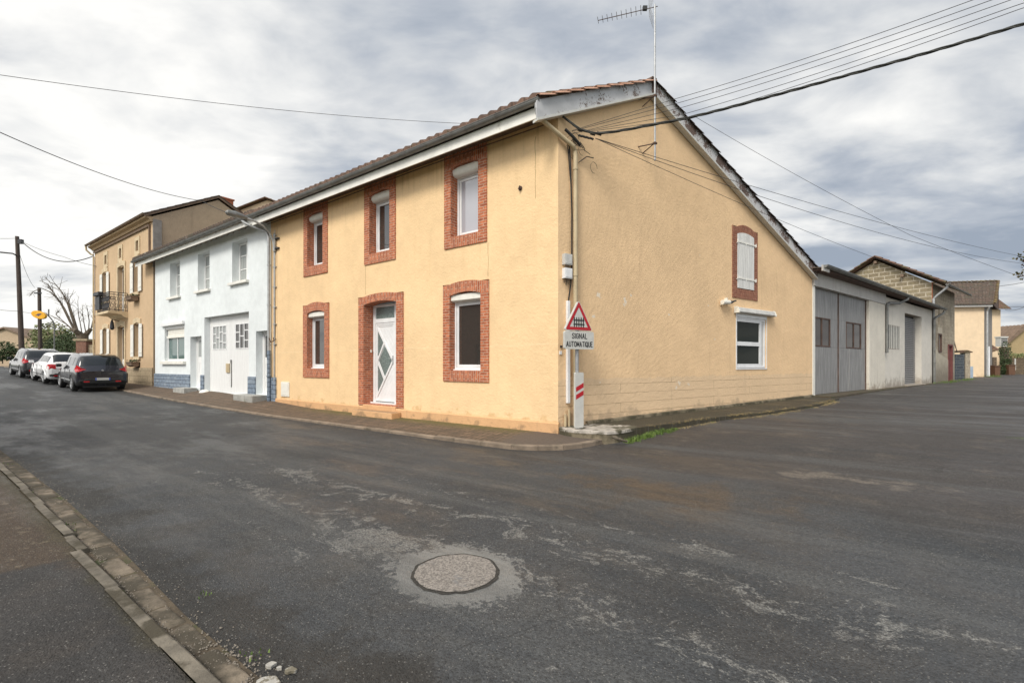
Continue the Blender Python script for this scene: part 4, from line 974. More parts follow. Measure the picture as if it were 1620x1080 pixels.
# ---------------------------------------------------------------- the road sign
yaw=R(30); sx,sy=math.cos(yaw),math.sin(yaw)
SF=Fr(1.30,8.98,ex=(sx,sy))     # x to the right across the sign, y away from the driver
SG=thing('level_crossing_sign',(1.30,8.98,.245),'red bordered warning triangle with gate symbol above a white plate, at the house corner','road sign')
a=MB(SF); a.tube([(0.0,.03,.24),(0.0,.03,2.70)],.036,14); a.build('post',M['galv'],SG)
def rpoly(pts,r,n=5):
    out=[]; N=len(pts)
    for i in range(N):
        p=Vector(pts[i]); a=(Vector(pts[i-1])-p).normalized(); b=(Vector(pts[(i+1)%N])-p).normalized()
        ang=a.angle(b); d=r/math.tan(ang/2); c=p+(a+b).normalized()*(r/math.sin(ang/2)); s0=p+a*d-c; s1=p+b*d-c
        a0=math.atan2(s0.y,s0.x); a1=math.atan2(s1.y,s1.x); dd=(a1-a0+math.pi)%(2*math.pi)-math.pi
        for k in range(n+1): an=a0+dd*k/n; out.append((c.x+r*math.cos(an),c.y+r*math.sin(an)))
    return out
cx_=-.02; zb_=2.19; hw=.325
tri=lambda s_:[(cx_-hw*s_,zb_+.187-.187*s_),(cx_+hw*s_,zb_+.187-.187*s_),(cx_,zb_+.187+.375*s_)]
a=MB(SF); a.prism(rpoly(tri(1.06),.03),-.055,.0); tr=a.build('triangle',M['sign_white'],SG)
a=MB(SF); 
o=rpoly(tri(1.0),.022); i_=rpoly(tri(.69),.008)
for k in range(len(o)):
    k2=(k+1)%len(o); a.face([(o[k][0],-.0575,o[k][1]),(o[k2][0],-.0575,o[k2][1]),(i_[k2][0],-.0575,i_[k2][1]),(i_[k][0],-.0575,i_[k][1])])
a.build('red_border',M['sign_red'],tr)
a=MB(SF); gz=2.245
for k in range(5):
    x=cx_-.112+.056*k; a.prism([(x-.010,gz),(x+.010,gz),(x+.010,gz+.185),(x,gz+.20),(x-.010,gz+.185)],-.060,-.0562)
for z in (gz+.045,gz+.125): a.prism([(cx_-.135,z),(cx_+.135,z),(cx_+.135,z+.022),(cx_-.135,z+.022)],-.0604,-.0600)
a.build('gate_symbol',M['black'],tr)
a=MB(SF); a.prism(rpoly([(-.36,1.815),(.36,1.815),(.36,2.165),(-.36,2.165)],.035),-.055,.0); pt=a.build('text_plate',M['sign_white'],SG)
GL={'S':[[(1,.82),(.85,.97),(.5,1),(.12,.93),(0,.76),(.15,.6),(.5,.52),(.88,.42),(1,.25),(.85,.06),(.5,0),(.12,.03),(0,.2)]],'I':[[(0,0),(0,1)]],
 'G':[[(1,.8),(.85,.96),(.5,1),(.15,.92),(0,.7),(0,.3),(.15,.08),(.5,0),(.85,.05),(1,.2),(1,.48),(.55,.48)]],'N':[[(0,0),(0,1),(1,0),(1,1)]],'A':[[(0,0),(.5,1),(1,0)],[(.19,.33),(.81,.33)]],
 'L':[[(0,1),(0,0),(1,0)]],'U':[[(0,1),(0,.25),(.15,.06),(.5,0),(.85,.06),(1,.25),(1,1)]],'T':[[(0,1),(1,1)],[(.5,0),(.5,1)]],'O':[[(.5,0),(.15,.08),(0,.3),(0,.7),(.15,.92),(.5,1),(.85,.92),(1,.7),(1,.3),(.85,.08),(.5,0)]],
 'M':[[(0,0),(0,1),(.5,.25),(1,1),(1,0)]],'E':[[(1,0),(0,0),(0,1),(1,1)],[(0,.52),(.85,.52)]]}
GL['Q']=GL['O']+[[(.6,.25),(1.05,-.1)]]
def strokes(word,xc,z,h,total):
    wd={'I':.0,'M':1.15,'L':.8,'E':.85}; gap=.55; ws=[wd.get(c,1) for c in word]; k=total/(sum(ws)+gap*(len(word)-1)); x=xc-total/2; hw_=.0078
    for c,w_ in zip(word,ws):
        mb=MB(SF); i=0
        for pl in GL[c]:
            for p,q_ in zip(pl,pl[1:]):
                a=Vector((x+p[0]*w_*k,z+p[1]*h)); b=Vector((x+q_[0]*w_*k,z+q_[1]*h)); d=(b-a).normalized(); n=Vector((-d.y,d.x))*hw_; a-=d*hw_*.7; b+=d*hw_*.7
                mb.prism([tuple(a-n),tuple(b-n),tuple(b+n),tuple(a+n)],-.0575-.0001*i,-.0552); i+=1
        mb.build('letter',M['black'],pt); x+=w_*k+gap*k
strokes('SIGNAL',.0,2.025,.095,.36); strokes('AUTOMATIQUE',.0,1.865,.095,.64)
a=MB(SF); a.prism(rpoly([(-.105,.27),(.105,.27),(.105,1.36),(-.105,1.36)],.03),-.05,-.008); bd_=a.build('marker_board',M['sign_white'],SG)
for z in (.98,.83):
    a=MB(SF); a.prism([(-.085,z),(.10,z+.085),(.10,z+.175),(-.085,z+.09)],-.0525,-.0505); a.build('red_stripe',M['sign_red'],bd_)

# ================================================================ WHITE HOUSE
WH=thing('white_house',(w0[0],w0[1],0),'pale white rendered two storey house with grey blue stone base and double garage doors','house')
up3=[(-9.41,-8.21,4.66,6.28),(-6.23,-5.05,4.67,6.28),(-2.99,-1.73,4.69,6.28)]
wops=[(*u,.32) for u in up3]+[(-10.09,-7.70,1.66,3.32,.22),(-7.03,-5.85,.50,2.73,.30),(-5.56,-1.62,.30,3.50,.32),(-1.08,.0-.12,.42,2.73,.32)]
mb=MB(WF); wall(mb,-11.35,.35,.0,6.80,wops); mb.face([(-11.35,7,0),(-11.35,0,0),(-11.35,0,6.5),(-11.35,7,6.5)]); mb.face([(.35,0,0),(.35,7,0),(.35,7,6.5),(.35,0,6.5)])
mb.face([(.35,7,0),(-11.35,7,0),(-11.35,7,6.5),(.35,7,6.5)]); mb.build('wall',M['white_wall'],WH)
for a_,b_,zt in ((-11.36,-7.03,1.06),(-5.85,-5.56,1.06),(-1.62,-1.08,1.06),(-.12,.40,1.06)): st=MB(WF); st.box(a_,b_,-.05,-.001,.05,zt,skip='b'); st.build('stone_base',M['blue_stone'],WH)
for (a_,b_,c_,d_) in up3:
    f=MB(WF); y=.30; frame4(f,a_+.003,b_-.003,c_+.02,d_-.01,.07,y-.04,y+.02)
    xm=(a_+b_)/2; f.box(xm-.045,xm+.045,y-.035,y+.01,c_+.09,d_-.08)
    for k in (1,2): z=c_+.02+(d_-c_)*k/3; f.box(a_+.073,xm-.045,y-.03,y,z-.018,z+.018); f.box(xm+.045,b_-.073,y-.03,y,z-.018,z+.018)
    wo_=f.build('window',M['white_door'],WH,bevel=.004)
    q=MB(WF); q.box(a_+.07,b_-.07,y-.008,y-.002,c_+.09,d_-.08,skip='b'); q.build('pane',M['glass_curtain'],wo_)
    q=MB(WF); q.box(a_-.14,b_+.12,-.12,.0,c_-.10,c_+.0); q.box(a_,b_,0,y-.04,c_,c_+.018); q.build('sill',M['fascia'],wo_,bevel=.006)
f=MB(WF); a_,b_,c_,d_=-10.09,-7.70,1.66,3.32; frame4(f,a_+.003,b_-.003,c_+.02,d_-.45,.09,.13,.20); f.box((a_+b_)/2-.03,(a_+b_)/2+.03,.14,.19,c_+.11,d_-.54)
prismx(f,[(.02,d_-.03),(.03,d_),(.20,d_),(.20,d_-.14),(.05,d_-.14)],a_+.003,b_-.003)
lw=f.build('wide_window',M['pvc'],WH,bevel=.004)
q=MB(WF)
for k in range(5): q.box(a_+.10,b_-.10,.11,.125,d_-.46+.065*k,d_-.40+.065*k)
q.box(a_+.06,b_-.06,.07,.13,d_-.56,d_-.46); q.build('half_lowered_shutter',M['pvcbox'],lw)
q=MB(WF); q.box(a_+.09,b_-.09,.16,.166,c_+.11,d_-.54,skip='b'); q.build('pane',M['glass_green'],lw)
q=MB(WF); q.box(a_-.28,b_+.20,-.12,.0,c_-.14,c_+.0); q.box(a_,b_,0,.12,c_-.002,c_+.02); q.build('sill',M['fascia'],lw,bevel=.006)
q=MB(WF); q.box(a_-.25,b_+.05,-.10,.0,d_+.01,d_+.17); q.build('shutter_housing',M['pvc'],lw,bevel=.01)
# left small door
f=MB(WF); f.box(-7.03,-6.93,.24,.30,.50,2.73); f.box(-6.93,-5.85,.24,.30,2.66,2.73); f.box(-6.93,-5.85,.26,.30,.50,2.66)
for z0_,z1_ in ((.62,1.05),(1.12,1.6)): frame4(f,-6.80,-6.0,z0_,z1_,.03,.25,.26)
dd=f.build('entrance_door',M['white_door'],WH,bevel=.004)
q=MB(WF); q.box(-6.85,-6.40,.252,.258,1.85,2.56); q.build('pane',M['glass_curtain'],dd)
q=MB(WF); q.box(-6.22,-5.86,.16,.20,2.18,2.72)
for k in range(5): q.box(-6.17,-5.92,.155,.16,2.25+k*.09,2.27+k*.09)
q.build('black_plaque',M['iron'],dd)
st=MB(WF); st.box(-7.35,-6.15,-.55,-.052,.18,.50); st.build('entrance_step',M['grey_concrete'],dd,bevel=.012)
# garage doors
for (a_,b_,lab) in ((-5.555,-3.60,0),(-3.59,-1.625,1)):
    f=MB(WF); n=14; wx0,wx1=(a_+.30,b_-.40) if not lab else (a_+.40,b_-.05+.0)
    zt,zb2=3.12,2.13
    wx1=min(wx1,b_-.12)
    for k in range(n):
        xa=a_+(b_-a_)*k/n; xb=a_+(b_-a_)*(k+1)/n-.006
        if xb<wx0+.02 or xa>wx1-.02: f.box(xa,xb,.22,.27,.31,3.49)
        else: f.box(xa,xb,.22,.27,.31,zb2); f.box(xa,xb,.22,.27,zt,3.49)
    gd_=f.build('garage_door_leaf',M['white_door'],WH)
    q=MB(WF); nc=4
    for c in range(nc+1): x=wx0+(wx1-wx0)*c/nc; q.box(x-.022,x+.022,.205,.235,zb2,zt)
    for c in range(nc):
        x0_=wx0+(wx1-wx0)*c/nc+.022; x1_=wx0+(wx1-wx0)*(c+1)/nc-.022
        for w_ in ((.33,.72) if c%2==0 else (.5,)) if c%3 else (.28,.66): z=zb2+(zt-zb2)*w_; q.box(x0_,x1_,.207,.233,z-.022,z+.022)
        q.box(x0_,x1_,.207,.233,zb2,zb2+.03); q.box(x0_,x1_,.207,.233,zt-.03,zt)
    q.build('glazing_bars',M['pvc'],gd_)
    q=MB(WF); q.box(wx0,wx1,.238,.242,zb2,zt,skip='b'); q.build('pane',M['glass'] if lab else M['glass_curtain'],gd_)
    if not lab:
        q=MB(WF); q.box(-3.98,-3.68,.18,.22,1.18,1.55); q.box(-3.93,-3.80,.172,.18,1.2,1.5); q.build('letter_box',M['beige_pipe'],gd_)
    else:
        q=MB(WF); q.box(-3.58,-3.52,.20,.22,.6,1.7); q.tube([(-3.55,.19,1.55),(-3.55,.17,1.7)],.012,6); q.build('door_bolt',M['zinc'],gd_)
# right door
f=MB(WF); f.box(-1.08,-.98,.24,.30,.42,2.73); f.box(-.98,-.12,.24,.30,2.63,2.73); f.box(-.98,-.12,.26,.30,.42,2.63)
for z0_,z1_ in ((.55,.9),(.97,1.2),(1.26,1.55)): frame4(f,-.90,-.2,z0_,z1_,.025,.248,.26)
d2=f.build('side_door',M['white_door'],WH,bevel=.004); q=MB(WF); q.box(-.90,-.2,.252,.258,1.78,2.55); q.build('pane',M['glass'],d2)
st=MB(WF); st.box(-1.62,-.18,-.55,-.052,.10,.42); st.build('side_door_step',M['grey_concrete'],d2,bevel=.012)
for x in (-5.40,-1.75):
    q=MB(WF); P=[]
    for i in range(7):
        a_=math.pi/2*i/6; P.append([(x+.27*math.cos(a_)*math.cos(b_),-.06+.24*math.cos(a_)*math.sin(b_)*1.0,.12+(.34 if x<-3 else .22)*math.sin(a_)**.8) for b_ in [2*math.pi*j/14 for j in range(15)]])
    q.grid(P); tag(q.build('guard_stone',M['fascia'],merge=True),'rounded white guard stone at the %s foot of the white garage doors'%('left' if x<-3 else 'right'),'guard stone')
q=MB(WF); q.box(-12.6,-.25,-.46,-.435,6.44,6.62); q.build('fascia',M['fascia'],WH)
q=MB(WF); q.box(-12.55,-.25,-.435,.0,6.68,6.70)
for k in range(24): q.box(-12.4+k*.5,-12.34+k*.5,-.434,0,6.63,6.679)
q.build('soffit',M['garage_wall'],WH)
gutter(WF,-12.7,-.25,-.55,6.70,.08).build('gutter',M['zinc'],WH)
e0_,e1_=WF.P(-12.7,-.56,6.79),WF.P(-.2,-.56,6.79); r0_,r1_=WF.P(-12.7,3.5,8.2),WF.P(-.2,3.5,8.2)
tile_roof(e0_,e1_,r0_,r1_,per=.21,amp=.09,n=8).build('roof',M['tile_dark'],WH)
q=MB(WF); q.prism([(-11.35,6.5),(.35,6.5),(.35,8.0),(-11.35,8.0)],3.48,3.5); q.build('rear_upstand',M['garage_wall'],WH)
pipe(WF,[(-.9,-.55,6.62),(-.72,-.50,6.50),(-.05,-.12,6.18),(.06,-.10,5.95),(.06,-.10,2.0)],.05,M['zinc_light'],'downpipe',WH,10,[(.06,-.1,z) for z in (5.0,3.6,2.2)])
pipe(WF,[(.06,-.10,2.0),(.06,-.10,.1)],.062,M['blue_stone'],'cast_iron_foot',WH,10,[(.06,-.1,1.1),(.06,-.1,.4)])
q=MB(WF); q.tube([(.30,-.03,6.1),(.30,-.03,.9)],.03,6); 
for z in (6.0,5.6,4.9,4.2,3.5,2.9,2.2): q.box(.24,.42,-.06,0,z,z+.03)
q.tube([(.36,-.04,6.2),(.38,-.05,5.2),(.35,-.05,3.2),(.33,-.04,2.4)],.012,5)
tag(q.build('cable_tray',M['zinc_light']),'grey cable run with clips in the joint between the white and the yellow house','cable')
q=MB(FF); q.tube([(-11.45,-.02,2.35),(-11.45,-.12,2.28),(-11.50,-.16,2.42)],.02,6); q.tube([(-11.3,-.02,2.40),(-11.3,-.1,2.32),(-11.28,-.12,2.45)],.015,6); q.build('iron_hook',M['rust'],YH)
# wall lamp
LB=WF.P(.40,0,6.0); LP=thing('street_lamp',(LB[0],LB[1],5.4),'grey street lamp on a curved wall arm over the white house roof edge','street lamp')
q=MB(WF); q.tube([(.36,-.06,5.5),(.36,-.10,5.8),(.36,-.22,6.05),(.36,-.45,6.25),(.33,-.7,6.34),(.29,-.95,6.39)],.035,10); q.tube([(.36,-.06,5.45),(.36,-.06,5.9)],.05,10); q.build('arm',M['zinc_light'],LP)
q=MB(WF); 
for z in (5.52,5.86): q.box(.30,.62,-.08,-.0,z,z+.04)
q.build('wall_clamp',M['iron'],LP)
q=MB(WF); q.tube([(.29,-.92,6.39),(.27,-1.05,6.41),(.24,-1.28,6.43),(.21,-1.50,6.44),(.20,-1.56,6.435)],lambda u:[.04,.075,.11,.09,.03][min(4,int(u*4.999))],12); hd_=q.build('lamp_head',M['zinc'],LP)
q=MB(WF); P=[]
for i in range(5):
    P.append([(.22+(.10*math.cos(b_))*math.cos(i*math.pi/8),-1.27+(.24*math.sin(b_))*math.cos(i*math.pi/8),6.405-.07*math.sin(i*math.pi/8)) for b_ in [2*math.pi*j/14 for j in range(15)]])
q.grid(P); q.build('lens',M['sign_white'],hd_,merge=True)

# ================================================================ OCHRE HOUSE
th0=WF.P(-11.62,0,0); TH=thing('ochre_house',(th0[0],th0[1],0),'tall ochre town house with a wrought iron balcony and cream shutters','house')
TX0,TX1=-21.95,-11.62
tops=[];sm=[(-19.94,-19.09),(-17.17,-16.33),(-14.32,-13.5)]
smo=[(a_+.22,b_-.22,7.55,8.05,.25) for a_,b_ in sm]
upo=[(-20.10,-19.24,5.35,7.02,.3),(-14.46,-13.62,5.35,7.0,.3)]; dro=[(-17.17,-16.02,4.42,7.0,.2),(-17.17,-16.0,.62,3.62,.2)]
loo=[(-20.02,-19.15,1.75,3.64,.3),(-14.38,-13.52,1.92,3.66,.3)]
mb=MB(WF); wall(mb,TX0,TX1,.2,8.9,smo+upo+dro+loo); mb.build('front_wall',M['tan_wall'],TH)
mb=MB(WF); 
# party gable above the white roof
dw=6.2
for P in ([(TX1,0,0),(TX1,dw,0),(TX1,dw,9.0),(TX1,2.95,10.62),(TX1,0,8.95)],): mb.face(P)
mb.build('side_wall',M['tan_side'],TH)
mb=MB(WF); mb.face([(TX0,dw,0),(TX0,0,0),(TX0,0,8.9),(TX0,2.95,10.6),(TX0,dw,8.9)]); mb.face([(TX1,dw,0),(TX0,dw,0),(TX0,dw,8.9),(TX1,dw,8.9)]); mb.build('far_wall',M['tan_side'],TH)
q=MB(WF); q.box(TX1-.02,TX1+.06,-.02,.34,6.4,8.80); q.build('corner_pier',M['grey_and_shade'],TH)
q=MB(WF); q.box(TX0-.05,TX1-.02,-.05,0,.2,1.34); q.build('stone_base',M['stone_base'],TH)
q=MB(WF); prismx(q,[(-.08,8.50),(-.10,8.60),(-.05,8.62),(-.05,8.50)],TX0,TX1-.35); q.box(TX1-.40,TX1-.33,-.09,0,6.9,8.55); q.build('cable_duct',M['cornice'],TH)
q=MB(WF); prismx(q,[(-.001,8.66),(-.10,8.68),(-.16,8.76),(-.30,8.84),(-.32,8.92),(-.001,8.92)],TX0-.1,TX1); q.build('cornice',M['tan_wall'],TH)
gutter(WF,TX0-.2,TX1+.1,-.38,8.99,.075).build('gutter',M['cornice'],TH)
q=MB(WF); q.tube([(TX0-.2,-.38,8.93),(TX0-.2,-.36,8.7),(TX0-.12,-.15,8.45),(TX0+.05,-.08,8.42)],.05,8); q.tube([(TX0+.10,-.08,8.3),(TX0+.10,-.08,.5)],.05,8); q.build('downpipe',M['beige_pipe'],TH)
A=lambda x,y,z:WF.P(x,y,z)
tile_roof(A(TX0-.2,-.4,8.96),A(TX1+.12,-.4,8.96),A(TX0-.2,2.95,10.85),A(TX1+.12,2.95,10.85),per=.4,amp=.04,n=4).build('roof',M['tile_dark'],TH)
tile_roof(A(TX0-.2,dw+.3,9.05),A(TX1+.12,dw+.3,9.05),A(TX0-.2,2.95,10.85),A(TX1+.12,2.95,10.85),per=.4,amp=.04,n=4).build('rear_roof',M['tile_dark'],TH)
q=MB(WF); 
for (y0_,z0_,y1_,z1_) in ((-.4,8.80,2.95,10.70),(2.95,10.70,dw+.3,8.86)):
    q.face([(TX1+.10,y0_,z0_+.02),(TX1+.10,y1_,z1_+.02),(TX1+.10,y1_,z1_+.14),(TX1+.10,y0_,z0_+.14)]); q.face([(TX1,y0_,z0_+.02),(TX1+.1,y0_,z0_+.02),(TX1+.1,y1_,z1_+.02),(TX1,y1_,z1_+.02)])
q.build('verge_board',M['cornice'],TH)
q=MB(WF); q.box(-12.55,-12.0,3.2,3.9,10.0,10.92); q.box(-12.6,-11.95,3.15,3.95,10.92,11.0); q.build('chimney',M['terracotta'],TH,bevel=.01)
for (a_,b_,c_,d_,_) in smo:
    q=MB(WF); frame4(q,a_-.20,b_+.20,c_-.22,d_+.22,.195,-.04,.02); w_=q.build('attic_window',M['stone_trim'],TH)
    p_=MB(WF); p_.box(a_,b_,.15,.16,c_,d_); p_.box((a_+b_)/2-.02,(a_+b_)/2+.02,.13,.15,c_,d_); p_.build('pane',M['rust'],w_)
def tan_window(a_,b_,c_,d_,flower=True):
    q=MB(WF); ia=arcpts(a_,b_,d_,.07); 
    q.prism([(a_-.16,d_-.05),(a_,d_)]+ia[1:-1]+[(b_,d_),(b_+.16,d_-.05),(b_+.16,d_+.25),((a_+b_)/2,d_+.34),(a_-.16,d_+.25)],-.05,.0)
    tr_=q.build('window_surround',M['stone_trim'],TH)
    q=MB(WF); q.box(a_-.06,b_+.06,-.08,.0,c_-.16,c_); q.build('sill',M['stone_trim'],tr_)
    p_=MB(WF); frame4(p_,a_,b_,c_,d_,.07,.15,.21); p_.box((a_+b_)/2-.03,(a_+b_)/2+.03,.15,.20,c_+.07,d_-.07); wn=p_.build('window_frame',M['white_door'],tr_)
    p_=MB(WF); p_.box(a_+.07,b_-.07,.185,.19,c_+.07,d_-.07); p_.build('pane',M['glass'],tr_)
    for x0_,x1_ in ((a_-.46,a_-.01),(b_+.01,b_+.46)):
        sh_=MB(WF); n=4
        for k in range(n): sh_.box(x0_+(x1_-x0_)*k/n+.003,x0_+(x1_-x0_)*(k+1)/n-.003,-.075,-.045,c_+.0,d_-.02)
        for zz_ in (c_+.2,d_-.25): sh_.box(x0_,x1_,-.09,-.076,zz_,zz_+.04)
        sh_.build('shutter',M['shutter'],tr_)
for a_,b_,c_,d_,_ in upo+loo: tan_window(a_,b_,c_,d_)
def flowerpot(x,z,lab):
    q=MB(WF); prismx(q,[(-.38,z),(-.36,z-.15),(-.22,z-.24),(-.06,z-.2),(-.04,z)],x-.42,x+.42); q.box(x-.45,x+.45,-.40,-.03,z-.02,z+.02)
    q.tube([(x-.3,-.05,z+.02),(x-.3,-.05,z+.30)],.02,5); q.tube([(x+.3,-.05,z+.02),(x+.3,-.05,z+.30)],.02,5)
    o=q.build('window_box',M['cornice']); tag(o,lab,'window box',group='window boxes on the ochre house')
    f=MB(WF); rr=random.Random(int(x*10)+int(z*7))
    for k in range(70):
        u=Vector((x+rr.uniform(-.4,.4),-.2+rr.uniform(-.15,.12),z+rr.uniform(.0,.14))); d=Vector((rr.uniform(-1,1),rr.uniform(-1,1),rr.uniform(-.3,1))).normalized()*.07; e_=d.orthogonal().normalized()*.03
        f.face([tuple(u-e_),tuple(u+d*.5),tuple(u+e_),tuple(u-d*.5)])
    f.build('plants',M['leaf_dark'],o)
flowerpot(-19.7,5.05,'brown window box under the upper left window of the ochre house'); flowerpot(-14.05,5.08,'brown window box under the upper right window of the ochre house'); flowerpot(-13.95,1.62,'brown window box under the ground floor right window of the ochre house')
# balcony and its doors
for (a_,b_,c_,d_,_),nm in zip(dro,('balcony_door','entrance_door')):
    q=MB(WF); ia=arcpts(a_,b_,d_,.07)
    for x0_,x1_ in ((a_-.18,a_),(b_,b_+.18)): q.box(x0_,x1_,-.05,0,c_,d_)
    q.prism([(a_-.18,d_)]+ia+[(b_+.18,d_),(b_+.18,d_+.26),((a_+b_)/2,d_+.36),(a_-.18,d_+.26)],-.052,.0); sr=q.build(nm,M['stone_trim'],TH)
    q=MB(WF); q.box(a_,b_,.18,.22,c_,d_+.05)
    for k in range(2):
        xa=a_+(b_-a_)*k/2; frame4(q,xa+.03,xa+(b_-a_)/2-.03,c_+.1,c_+1.1,.05,.162,.18)
    q.build('door_leaves',M['white_door'],sr)
    q=MB(WF)
    for k in range(2): xa=a_+(b_-a_)*k/2; q.box(xa+.08,xa+(b_-a_)/2-.08,.17,.179,c_+1.2,d_-.12)
    q.build('pane',M['glass'],sr)
q=MB(WF); prismx(q,[(-.85,4.28),(-.85,4.40),(0,4.40),(0,4.05),(-.15,4.10),(-.3,4.24)],-17.85,-15.45); bal=q.build('balcony',M['stone_trim'],TH)
q=MB(WF)
def rail(a,b,n):
    a,b=Vector(a),Vector(b)
    for z in (.08,.9,1.02): q.tube([tuple(a+Vector((0,0,z))),tuple(b+Vector((0,0,z)))],.022,5)
    for k in range(n+1):
        p_=a.lerp(b,k/n); q.tube([tuple(p_+Vector((0,0,.0))),tuple(p_+Vector((0,0,1.02)))],.014,5)
        if k<n:
            c=a.lerp(b,(k+.5)/n); dd_=(b-a).normalized()
            for zc in (.3,.68): q.tube([tuple(c+dd_*.055*math.cos(t_)+Vector((0,0,zc+.12*math.sin(t_)))) for t_ in [2*math.pi*j/8 for j in range(9)]],.012,4)
rail((-17.75,-.78,4.40),(-15.55,-.78,4.40),13); rail((-17.75,-.78,4.40),(-17.75,0,4.40),4); rail((-15.55,-.78,4.40),(-15.55,0,4.40),4)
q.build('railing',M['iron'],bal)
q=MB(WF); q.box(-17.70,-16.9,-.90,-.82,4.55,5.3); q.box(-17.66,-16.6,-1.0,-.79,5.32,5.5); tag(q.build('hanging_planter',M['iron']),'dark trough planters hanging on the iron balcony','planter')
q=MB(WF); q.tube([(-16.9,-.02,3.95),(-16.9,-.35,4.05)],.02,6); q.tube([(-16.9,-.35,4.02),(-16.9,-.35,3.85),(-16.9,-.35,3.55),(-16.9,-.35,3.45)],lambda u:[.03,.08,.11,.05][min(3,int(u*3.999))],8); q.build('entrance_lantern',M['iron'],TH)
q=MB(WF); q.box(-15.6,-15.32,-.36,-.06,.4,1.05); q.build('planter_pot',M['iron'],None); pp_=bpy.data.objects['planter_pot']; tag(pp_,'dark square pot with a small palm beside the ochre house door','potted plant')
f=MB(WF); rr=random.Random(2)
for k in range(46):
    a_=rr.uniform(0,6.28); L=rr.uniform(.5,1.0); b0=Vector((-16.4,-.5,1.0)); P_=[]
    for i in range(5):
        u=i/4; P_.append(b0+Vector((math.cos(a_)*L*u*.8,math.sin(a_)*L*u*.5,1.0*L*(u-.45*u*u)*1.6)))
    for i in range(4):
        w_=.028*(1-i/4.5); s_=Vector((-math.sin(a_),math.cos(a_),0))*w_
        f.face([tuple(P_[i]-s_),tuple(P_[i]+s_),tuple(P_[i+1]+s_*.7),tuple(P_[i+1]-s_*.7)])
f.build('fronds',M['leaf_light'],pp_)
# house behind the white one
q=MB(I); D=28.0
hb=[(-18.8,D,3),(-12.2,D,3),(-12.2,D,10.55),(-15.05,D,11.62),(-18.8,D,10.2)]
q.face(hb); q.face([(x,D+6,z) for x,y,z in hb][::-1]); 
for a_,b_ in zip(hb,hb[1:]+hb[:1]): q.face([a_,b_,(b_[0],D+6,b_[2]),(a_[0],D+6,a_[2])][::-1])
BH=thing('rear_house',(-15,30,0),'cream gable of a house behind the white one, showing above its roof','house'); q.build('wall',M['cream_wall'],BH)
tile_roof((-12.0,D-.3,10.52),(-12.0,D+6.3,10.52),(-15.05,D-.3,11.70),(-15.05,D+6.3,11.70),per=.4,amp=.04,n=4).build('roof',M['tile_red'],BH)
tile_roof((-19.0,D-.3,10.16),(-19.0,D+6.3,10.16),(-15.05,D-.3,11.70),(-15.05,D+6.3,11.70),per=.4,amp=.04,n=4).build('roof',M['tile_red'],BH)

# ================================================================ GARAGE
GH=thing('garage_building',(g0[0],g0[1],0),'low dirty white garage with grey steel double doors and a barred window','garage')
def zgu(x): return interp(x,[(0,4.92),(18.12,4.70)])-.12
mb=MB(GG)
# beam and wall
wall(mb,8.27,17.4,.2,4.62,[(8.9,10.85,2.24,3.37,.2),(11.67,15.0,.42,4.10,.40)],y=.0)
mb.build('wall',M['garage_wall'],GH)
q=MB(GG); q.box(6.03,8.27,-.035,.30,.2,4.249); q.build('pier',M['pier_wall'],GH,bevel=.02)
q=MB(GG); q.box(.02,8.268,-.06,.30,4.25,4.80,skip=''); q.build('beam',M['beam'],GH,bevel=.01)
q=MB(GG); q.box(.02,.20,-.02,.25,.3,4.249); q.build('door_post',M['pvcbox'],GH)
mb=MB(GG); mb.face([(17.4,0,0),(17.4,4.5,0),(17.4,4.5,5.5),(17.4,0,4.6)]); mb.face([(17.4,4.5,0),(0,4.5,0),(0,4.5,5.4),(17.4,4.5,5.4)]); mb.build('rear_wall',M['garage_wall'],GH)
q=MB(GG); prismx(q,[(-.42,4.74),(-.42,4.79),(4.6,5.55),(4.6,5.5)],-.35,17.9); 
q.build('roof',M['tile_dark'],GH)
q=MB(GG); q.box(-.35,.25,-.44,-.40,4.66,4.86); q.build('verge_end',M['beam'],GH)
q=MB(GG)
q.box(-.3,17.8,-.40,-.03,4.71,4.735); q.build('eave_shade_board',M['rust'],GH)  # one flat sheet under the eave, coloured dark for the shade there
gutter(GG,-.25,18.1,-.46,4.86,.09,dz=-.14).build('gutter',M['zinc'],GH)
for (a_,b_,w0_,w1_) in ((.22,2.74,.36,1.98),(2.90,5.96,3.66,5.45)):
    q=MB(GG)
    for z0_,z1_ in ((.44,2.16),(2.16,3.22),(3.22,4.24)):
        if z0_==2.16: q.box(a_,w0_,.10,.14,z0_,z1_-.004); q.box(w1_,b_,.10,.14,z0_,z1_-.004)
        else: q.box(a_,b_,.10,.14,z0_,z1_-.006)
    if a_>2: q.box(3.98,4.02,.085,.10,.46,2.14)
    dl=q.build('garage_door_leaf',M['steel_door'],GH)
    q=MB(GG); frame4(q,w0_,w1_,2.16,3.216,.045,.09,.15); q.box((w0_+w1_)/2-.022,(w0_+w1_)/2+.022,.09,.15,2.205,3.17); q.build('window_frame',M['rust'],dl)
    q=MB(GG); q.box(w0_+.045,w1_-.045,.118,.124,2.2,3.17,skip='b'); q.build('pane',M['glass_dusty'],dl)
q=MB(GG); q.box(2.75,2.89,.13,.16,.44,4.24); q.box(.2,6.0,.2,.22,.3,4.3); q.build('door_gap',M['black'],GH)
q=MB(GG); q.box(5.97,6.02,.07,.13,.44,4.24); q.box(2.742,2.775,.07,.13,.44,4.24); q.build('door_edge',M['rust'],GH)
q=MB(GG); frame4(q,8.905,10.845,2.245,3.365,.06,.02,.07); bw=q.build('barred_window',M['rust'],GH)
q=MB(GG)
for k in range(7): x=9.08+k*.27; q.tube([(x,-.012,2.25),(x,-.012,3.36)],.02,6)
